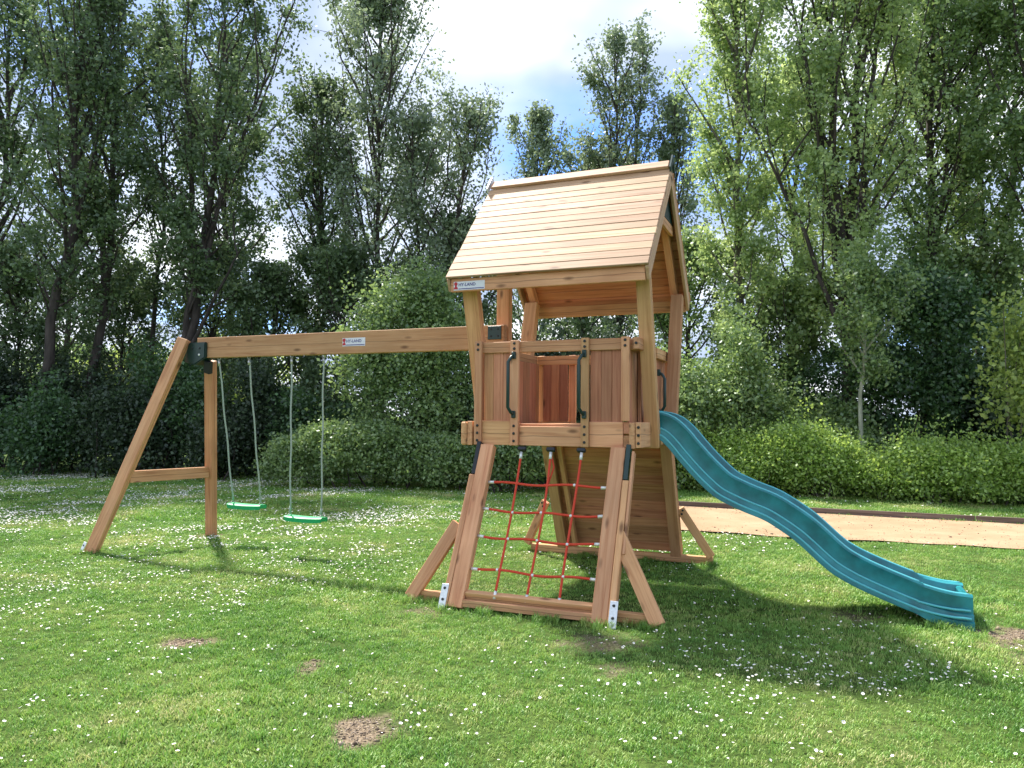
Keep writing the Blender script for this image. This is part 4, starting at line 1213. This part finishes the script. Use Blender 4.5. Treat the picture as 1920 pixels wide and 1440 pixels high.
for (x, d, w, h, n_, lv, mt, lab, sd) in (
    (1345, 17.0, 2.3, 4.0, 8, 22000, L_MID, 'tall leafy shrub right next to the rear corner post', 81),
    (1455, 17.2, 2.0, 3.3, 7, 18000, L_MID, 'green shrub below the columnar tree', 82),
    (1560, 17.2, 2.0, 2.6, 6, 15000, L_MID, 'green shrub around the pale young trunk', 83),
    (1545, 18.6, 2.4, 3.6, 7, 16000, L_HOLLY, 'darker shrub standing back between the pale young trunk and the columnar tree', 183)):
    make_shrub('thicket_shrub', lab, G_T, (px(x, d), d, 0), lobes(w, 1.5, h, n_ + 5, sd), lv, 0.085, (mt, B_DARK), sd, clump=0.17, shell=0.34, sprig=0.4)
make_shrub('elder_shrub', 'large dark green elder shrub below the upper right trees', None, (px(1700, 17.5), 17.5, 0),
           [(0.1, 0, 3.4, 1.35, 0.9, 1.7), (0.2, 0, 1.8, 1.2, 0.9, 1.1), (-0.6, -0.2, 2.6, 0.8, 0.7, 0.8), (0.9, -0.2, 2.3, 0.9, 0.7, 0.8), (0.9, 0.0, 4.0, 0.8, 0.8, 1.0)],
           32000, 0.10, (L_HOLLY, B_DARK), 84, clump=0.17)
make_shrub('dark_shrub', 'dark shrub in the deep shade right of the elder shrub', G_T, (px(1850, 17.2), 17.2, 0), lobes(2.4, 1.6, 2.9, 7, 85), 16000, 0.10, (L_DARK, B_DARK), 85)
make_shrub('bright_bush', 'yellow-green leafy bush at the right edge of the photo', None, (px(1925, 14.2), 14.2, 0),
           [(0.0, 0, 2.9, 0.62, 0.6, 1.2), (0.1, 0, 1.9, 0.7, 0.6, 0.9), (0.5, 0, 2.4, 0.7, 0.6, 1.3)], 5600, 0.10, (L_YELLOW, B_GREY), 86, clump=0.22, shell=0.45, sprig=0.4)
for (x, d, w, h, n_, lv, lab, sd) in (
    (1325, 16.5, 1.5, 1.35, 5, 15000, 'bright low shrub behind the upper part of the slide', 91),
    (1425, 16.1, 1.7, 1.75, 6, 19000, 'tallest of the bright low shrubs, above the middle of the slide', 92),
    (1540, 15.75, 1.7, 1.50, 6, 18000, 'bright low shrub right of the tallest one', 93),
    (1650, 15.25, 1.7, 1.25, 6, 17000, 'bright low shrub below the elder shrub', 94),
    (1765, 14.8, 1.7, 1.30, 6, 17000, 'bright low shrub second from the right edge', 95),
    (1880, 14.35, 1.7, 1.40, 6, 17000, 'bright low shrub at the right edge of the photo', 96),
    (1990, 13.9, 1.6, 1.45, 6, 10000, 'bright low shrub cut off by the right edge of the photo', 97)):
    make_shrub('bright_shrub', lab, G_B, (px(x, d), d, 0), lobes(w * 1.25, 1.2, h * (1.12 if sd % 2 else 0.92), n_ + 6, sd), int(lv * 1.1), 0.065, (L_BRIGHT, B_GREY), sd, clump=0.13, shell=0.3, sprig=0.45)
# sunlit growth seen far behind the left trunks
for (x, d, w, h, lab, sd) in ((455, 33, 4.5, 7.0, 'sunlit yellow-green bush glimpsed between the left trunks and the beam', 98),
                              (240, 34, 4.5, 6.0, 'sunlit yellow-green bush glimpsed behind the slanted leg', 99)):
    make_shrub('far_bush', lab, 'sunlit bushes far behind the left trees', (px(x, d), d, 0), lobes(w, 3, h, 6, sd), 9000, 0.15, (L_YELLOW, B_GREY), sd, clump=0.3)
# far wooded belt that closes the view below the crowns
r = np.random.default_rng(5)
N = 60000
th = r.uniform(-1.05, 1.05, N); R_ = 42 + r.uniform(0, 6, N)
hgt = 3.2 + 1.2 * np.sin(th * 9) + 0.8 * np.sin(th * 23 + 1)
z = r.uniform(0, 1, N) ** 0.8 * hgt
Cn = np.stack([np.sin(th) * R_, np.cos(th) * R_, z], 1)
V_, F_ = leaf_quads(Cn, 0.36, r)
me = mesh_from_arrays('far_woods', V_, F_, [L_MID], tint=r.uniform(0, 0.8, N))
o = bpy.data.objects.new('far_woods', me); COL.objects.link(o); tag(o, kind='stuff')

# ------------------------------------------------------------------ grass and daisies (stuff, scattered)
m_grass = bpy.data.materials.new('grass_blade')
n, l, out = nt(m_grass)
oi = n.new('ShaderNodeObjectInfo'); tc = n.new('ShaderNodeTexCoord')
geo = n.new('ShaderNodeNewGeometry')
n1 = n.new('ShaderNodeTexNoise'); n1.inputs['Scale'].default_value = 0.9; n1.inputs['Detail'].default_value = 5
l.new(geo.outputs['Position'], n1.inputs['Vector'])
ad = n.new('ShaderNodeMath'); ad.operation = 'MULTIPLY_ADD'; ad.inputs[1].default_value = 0.62
l.new(oi.outputs['Random'], ad.inputs[0])
sc_ = n.new('ShaderNodeMath'); sc_.operation = 'MULTIPLY_ADD'; sc_.inputs[1].default_value = 1.7; sc_.inputs[2].default_value = -0.68
l.new(n1.outputs['Fac'], sc_.inputs[0]); l.new(sc_.outputs[0], ad.inputs[2])
rg = ramp(n, [(0.10, (0.115, 0.260, 0.045)), (0.40, (0.205, 0.395, 0.072)), (0.72, (0.330, 0.465, 0.110)), (1.0, (0.56, 0.54, 0.25))])
l.new(ad.outputs[0], rg.inputs[0])
d = n.new('ShaderNodeBsdfDiffuse'); t = n.new('ShaderNodeBsdfTranslucent'); l.new(rg.outputs[0], d.inputs[0]); l.new(rg.outputs[0], t.inputs[0])
mx = n.new('ShaderNodeMixShader'); mx.inputs[0].default_value = 0.35; l.new(d.outputs[0], mx.inputs[1]); l.new(t.outputs[0], mx.inputs[2])
g = n.new('ShaderNodeBsdfGlossy'); g.inputs['Roughness'].default_value = 0.5
mg = n.new('ShaderNodeMixShader'); mg.inputs[0].default_value = 0.04; l.new(mx.outputs[0], mg.inputs[1]); l.new(g.outputs[0], mg.inputs[2])
l.new(mg.outputs[0], out.inputs[0])

def tuft_mesh(name, nbl, spread, hmin, hmax, wid, seed):
    r = np.random.default_rng(seed); V = []; F = []
    for k in range(nbl):
        a = r.uniform(0, 6.28); q = spread * math.sqrt(r.uniform()); p = np.array([q * math.cos(a), q * math.sin(a), 0])
        h = r.uniform(hmin, hmax); az = r.uniform(0, 6.28); ln = r.uniform(0.25, 1.1) * h
        lean = np.array([math.cos(az), math.sin(az), 0]); side = np.array([-math.sin(az), math.cos(az), 0])
        w = wid * r.uniform(0.7, 1.3)
        i = len(V)
        V += [p - side * w / 2, p + side * w / 2, p + lean * ln * 0.35 + side * w * 0.42 + [0, 0, h * 0.6], p + lean * ln * 0.35 - side * w * 0.42 + [0, 0, h * 0.6], p + lean * ln + [0, 0, h * 0.92]]
        F += [(i, i + 1, i + 2, i + 3), (i + 3, i + 2, i + 4, i + 4)]
    me = bpy.data.meshes.new(name)
    me.from_pydata([tuple(v) for v in V], [], [f if f[2] != f[3] else f[:3] for f in F]); me.materials.append(m_grass)
    return me

def scatter(name, P, rot, scl, src, label=None):
    me = bpy.data.meshes.new(name)
    me.vertices.add(len(P)); me.vertices.foreach_set('co', P.astype(np.float32).ravel())
    tl = np.random.default_rng(len(P)).normal(size=(2, len(P))) * (0.32 if 'dais' in name else 0.10)
    for nm, arr in (('rz', rot), ('sc', scl), ('rx', tl[0]), ('ry', tl[1])):
        a = me.attributes.new(nm, 'FLOAT', 'POINT'); a.data.foreach_set('value', arr.astype(np.float32))
    o = bpy.data.objects.new(name, me); COL.objects.link(o)
    so = bpy.data.objects.new(name + '_source', src)     # never linked to the scene: only read by the nodes
    ng = bpy.data.node_groups.new(name + '_nodes', 'GeometryNodeTree')
    ng.interface.new_socket('Geometry', in_out='INPUT', socket_type='NodeSocketGeometry')
    ng.interface.new_socket('Geometry', in_out='OUTPUT', socket_type='NodeSocketGeometry')
    N_, L_ = ng.nodes, ng.links
    gi, go = N_.new('NodeGroupInput'), N_.new('NodeGroupOutput')
    ob = N_.new('GeometryNodeObjectInfo'); ob.inputs['Object'].default_value = so
    ip = N_.new('GeometryNodeInstanceOnPoints')
    a1 = N_.new('GeometryNodeInputNamedAttribute'); a1.data_type = 'FLOAT'; a1.inputs['Name'].default_value = 'rz'
    a2 = N_.new('GeometryNodeInputNamedAttribute'); a2.data_type = 'FLOAT'; a2.inputs['Name'].default_value = 'sc'
    cx = N_.new('ShaderNodeCombineXYZ')
    for q_, nm_ in (('X', 'rx'), ('Y', 'ry')):
        a3 = N_.new('GeometryNodeInputNamedAttribute'); a3.data_type = 'FLOAT'; a3.inputs['Name'].default_value = nm_
        L_.new(a3.outputs[0], cx.inputs[q_])
    L_.new(a1.outputs[0], cx.inputs['Z']); L_.new(cx.outputs[0], ip.inputs['Rotation']); L_.new(a2.outputs[0], ip.inputs['Scale'])
    L_.new(gi.outputs[0], ip.inputs['Points']); L_.new(ob.outputs['Geometry'], ip.inputs['Instance']); L_.new(ip.outputs[0], go.inputs[0])
    md = o.modifiers.new('scatter', 'NODES'); md.node_group = ng
    tag(o, kind='stuff')
    return o

def view_points(dens, d0, d1, seed, margin=1.6):
    r = np.random.default_rng(seed)
    w1 = 0.72 * d1 + margin
    N = int(dens * (d1 - d0) * 2 * w1)
    x = r.uniform(-w1, w1, N); y = r.uniform(d0, d1, N)
    k = np.abs(x) < 0.72 * y + margin
    x, y = x[k], y[k]
    u, v = local(x, y)
    k = ~in_path(u, v, 0.0) | ((v < 3.62 + 0.075 * u + r.exponential(0.035, len(u))) & (u > -0.4)) | (v > 6.62 - r.exponential(0.02, len(u)))
    x, y = x[k], y[k]
    return x, y, r
for nm, dens, d0, d1, nbl, spread, hmin, hmax, wid, sd in (
    ('grass_near', 520, 2.4, 6.2, 16, 0.055, 0.012, 0.033, 0.0048, 1),
    ('grass_middle', 330, 6.2, 11.0, 16, 0.070, 0.014, 0.036, 0.0068, 2),
    ('grass_far', 130, 11.0, 21.5, 18, 0.115, 0.022, 0.055, 0.011, 3)):
    x, y, r = view_points(dens, d0, d1, sd)
    b_ = bare(x, y); k = r.uniform(size=len(x)) > b_ * 1.15
    x, y = x[k], y[k]
    f = fbm2(x, y, 3, 1.7)
    scl = (1 - 0.55 * b_[k]) * (0.85 + 0.22 * f + r.uniform(-0.15, 0.25, len(x))).clip(0.45, 1.6)
    P = np.stack([x, y, lawn_height(x, y) - 0.002], 1)
    scatter(nm, P, r.uniform(0, 6.28, len(x)), scl, tuft_mesh(nm, nbl, spread, hmin, hmax, wid, sd))

x, y, r = view_points(9, 2.6, 15.0, 61)
f = fbm2(x, y, 12, 2.4) > 0.35
x, y = x[f], y[f]
FEET = [(-0.66, -1.40), (0.66, -1.40), (-1.06, -1.33), (1.06, -1.33), (-5.40, -0.92), (-5.16, 0.66), (-1.0, 1.40), (1.06, 1.40), (3.2, -0.40), (3.0, -0.42), (3.2, 0.2),
        (-0.3, -1.43), (0.2, -1.43), (0.9, -1.3), (-0.85, -1.3), (0.4, 1.35), (-0.3, 1.35)]
fx, fy = [], []
for (u_, v_) in FEET:
    for k_ in range(26):
        p_ = W(u_ + r.normal() * 0.07, v_ - 0.02 + r.normal() * 0.05); fx.append(p_.x); fy.append(p_.y)
x = np.concatenate([x, fx]); y = np.concatenate([y, fy])
k = bare(x, y) < 0.4; x, y = x[k], y[k]
scatter('grass_long_tufts', np.stack([x, y, lawn_height(x, y) - 0.003], 1), r.uniform(0, 6.28, len(x)), r.uniform(0.6, 1.25, len(x)), tuft_mesh('grass_long', 14, 0.028, 0.035, 0.075, 0.0042, 7))
# grit and litter on the sand
r = np.random.default_rng(66); N = 2600
u_ = r.uniform(-0.3, 9, N); v_ = np.where(r.uniform(size=N) < 0.55, r.uniform(3.7, 6.55, N), np.where(r.uniform(size=N) < 0.5, 3.66 + 0.075 * u_ + r.exponential(0.12, N), 6.6 - r.exponential(0.1, N)))
wx = OX + u_ * math.cos(A) + v_ * math.sin(A); wy = OY - u_ * math.sin(A) + v_ * math.cos(A)
sz = r.lognormal(math.log(0.0055), 0.5, N)
vv = oct_v[None] * r.uniform(0.6, 1.3, (N, 6, 1)) * sz[:, None, None]
vv[:, :, 0] += wx[:, None]; vv[:, :, 1] += wy[:, None]; vv[:, :, 2] = vv[:, :, 2] * 0.6 + 0.025
ff = oct_f[None] + (np.arange(N) * 6)[:, None, None]
o = bpy.data.objects.new('path_grit', mesh_from_arrays('path_grit', vv.reshape(-1, 3), ff.reshape(-1, 3), [m_soil], tint=np.repeat(r.uniform(0, 1, N), 8)))
COL.objects.link(o); tag(o, kind='stuff')
# daisies
m_pet = simple('daisy_petal', (0.84, 0.84, 0.82), 0.7)
m_yel = simple('daisy_centre', (0.75, 0.48, 0.03), 0.7)
def daisy_mesh(R, h):
    bm = bmesh.new(); n_ = 9
    c = bm.verts.new((0, 0, h)); rin = [bm.verts.new((R * .33 * math.cos(2 * math.pi * k / n_), R * .33 * math.sin(2 * math.pi * k / n_), h)) for k in range(n_)]
    ro = [bm.verts.new((R * math.cos(2 * math.pi * (k) / n_) * (1 if k % 2 else .88), R * math.sin(2 * math.pi * k / n_) * (1 if k % 2 else .88), h + R * 0.22)) for k in range(n_)]
    for k in range(n_):
        f = bm.faces.new((c, rin[k], rin[(k + 1) % n_])); f.material_index = 1
        bm.faces.new((rin[k], ro[k], ro[(k + 1) % n_], rin[(k + 1) % n_]))
    s = [bm.verts.new((0.001 * math.cos(a), 0.001 * math.sin(a), 0)) for a in (0, 2.1, 4.2)]; s2 = [bm.verts.new((0.001 * math.cos(a), 0.001 * math.sin(a), h - .001)) for a in (0, 2.1, 4.2)]
    for k in range(3):
        f = bm.faces.new((s[k], s[(k + 1) % 3], s2[(k + 1) % 3], s2[k])); f.material_index = 2
    me = bpy.data.meshes.new('daisy'); bm.to_mesh(me); bm.free()
    for mt in (m_pet, m_yel, m_grass): me.materials.append(mt)
    return me
def daisy_density(x, y):
    """flowers per square metre, after where they grow in the photograph"""
    f = fbm2(x, y, 8, 1.3) + 0.55 * fbm2(x, y, 9, 5.0)
    near_boost = np.clip((8.5 - y) / 2, 1, 1.7)
    cl = np.clip((f - 0.0) / 0.8, 0, 1)
    left = np.clip((-x - 0.12 * y + 0.25) / 1.3, 0.0, 1)
    base = 22 + 300 * left * np.clip((y - 1.5) / 4.5, 0.55, 1.15)
    back = np.clip((y - 8.6) / 1.5, 0, 1) * np.clip(1 - (x - 2.0) / 2.0, 0.25, 1)
    base = base + 260 * back
    right = np.clip((x - 0.9) / 0.8, 0, 1) * np.clip((5.6 - y) / 1.0, 0, 1)
    base = base + 230 * right
    u, v = local(x, y)
    mid = np.exp(-((x - 1.9) ** 2 / 1.5 + (y - 6.4) ** 2 / 2.5)); base = base + 70 * mid
    under = np.exp(-((u - 0.2) ** 2 / 1.2 + (v - 0.6) ** 2 / 1.0)); base = base + 120 * under
    far = (v > 6.6) * (u > -1); base = base * np.where(far, 0.55, 1)
    return base * near_boost * (0.06 + 0.94 * cl) * (1 - bare(x, y))
for nm, d0, d1, R, sd in (('daisies_near', 2.4, 8.5, 0.0092, 51), ('daisies_far', 8.5, 20.5, 0.0135, 52)):
    x, y, r = view_points(640, d0, d1, sd)
    k = r.uniform(size=len(x)) * 640 < daisy_density(x, y)
    x, y = x[k], y[k]
    P = np.stack([x, y, lawn_height(x, y)], 1)
    scatter(nm, P, r.uniform(0, 6.28, len(x)), r.uniform(0.5, 1.15, len(x)), daisy_mesh(R, 0.036))
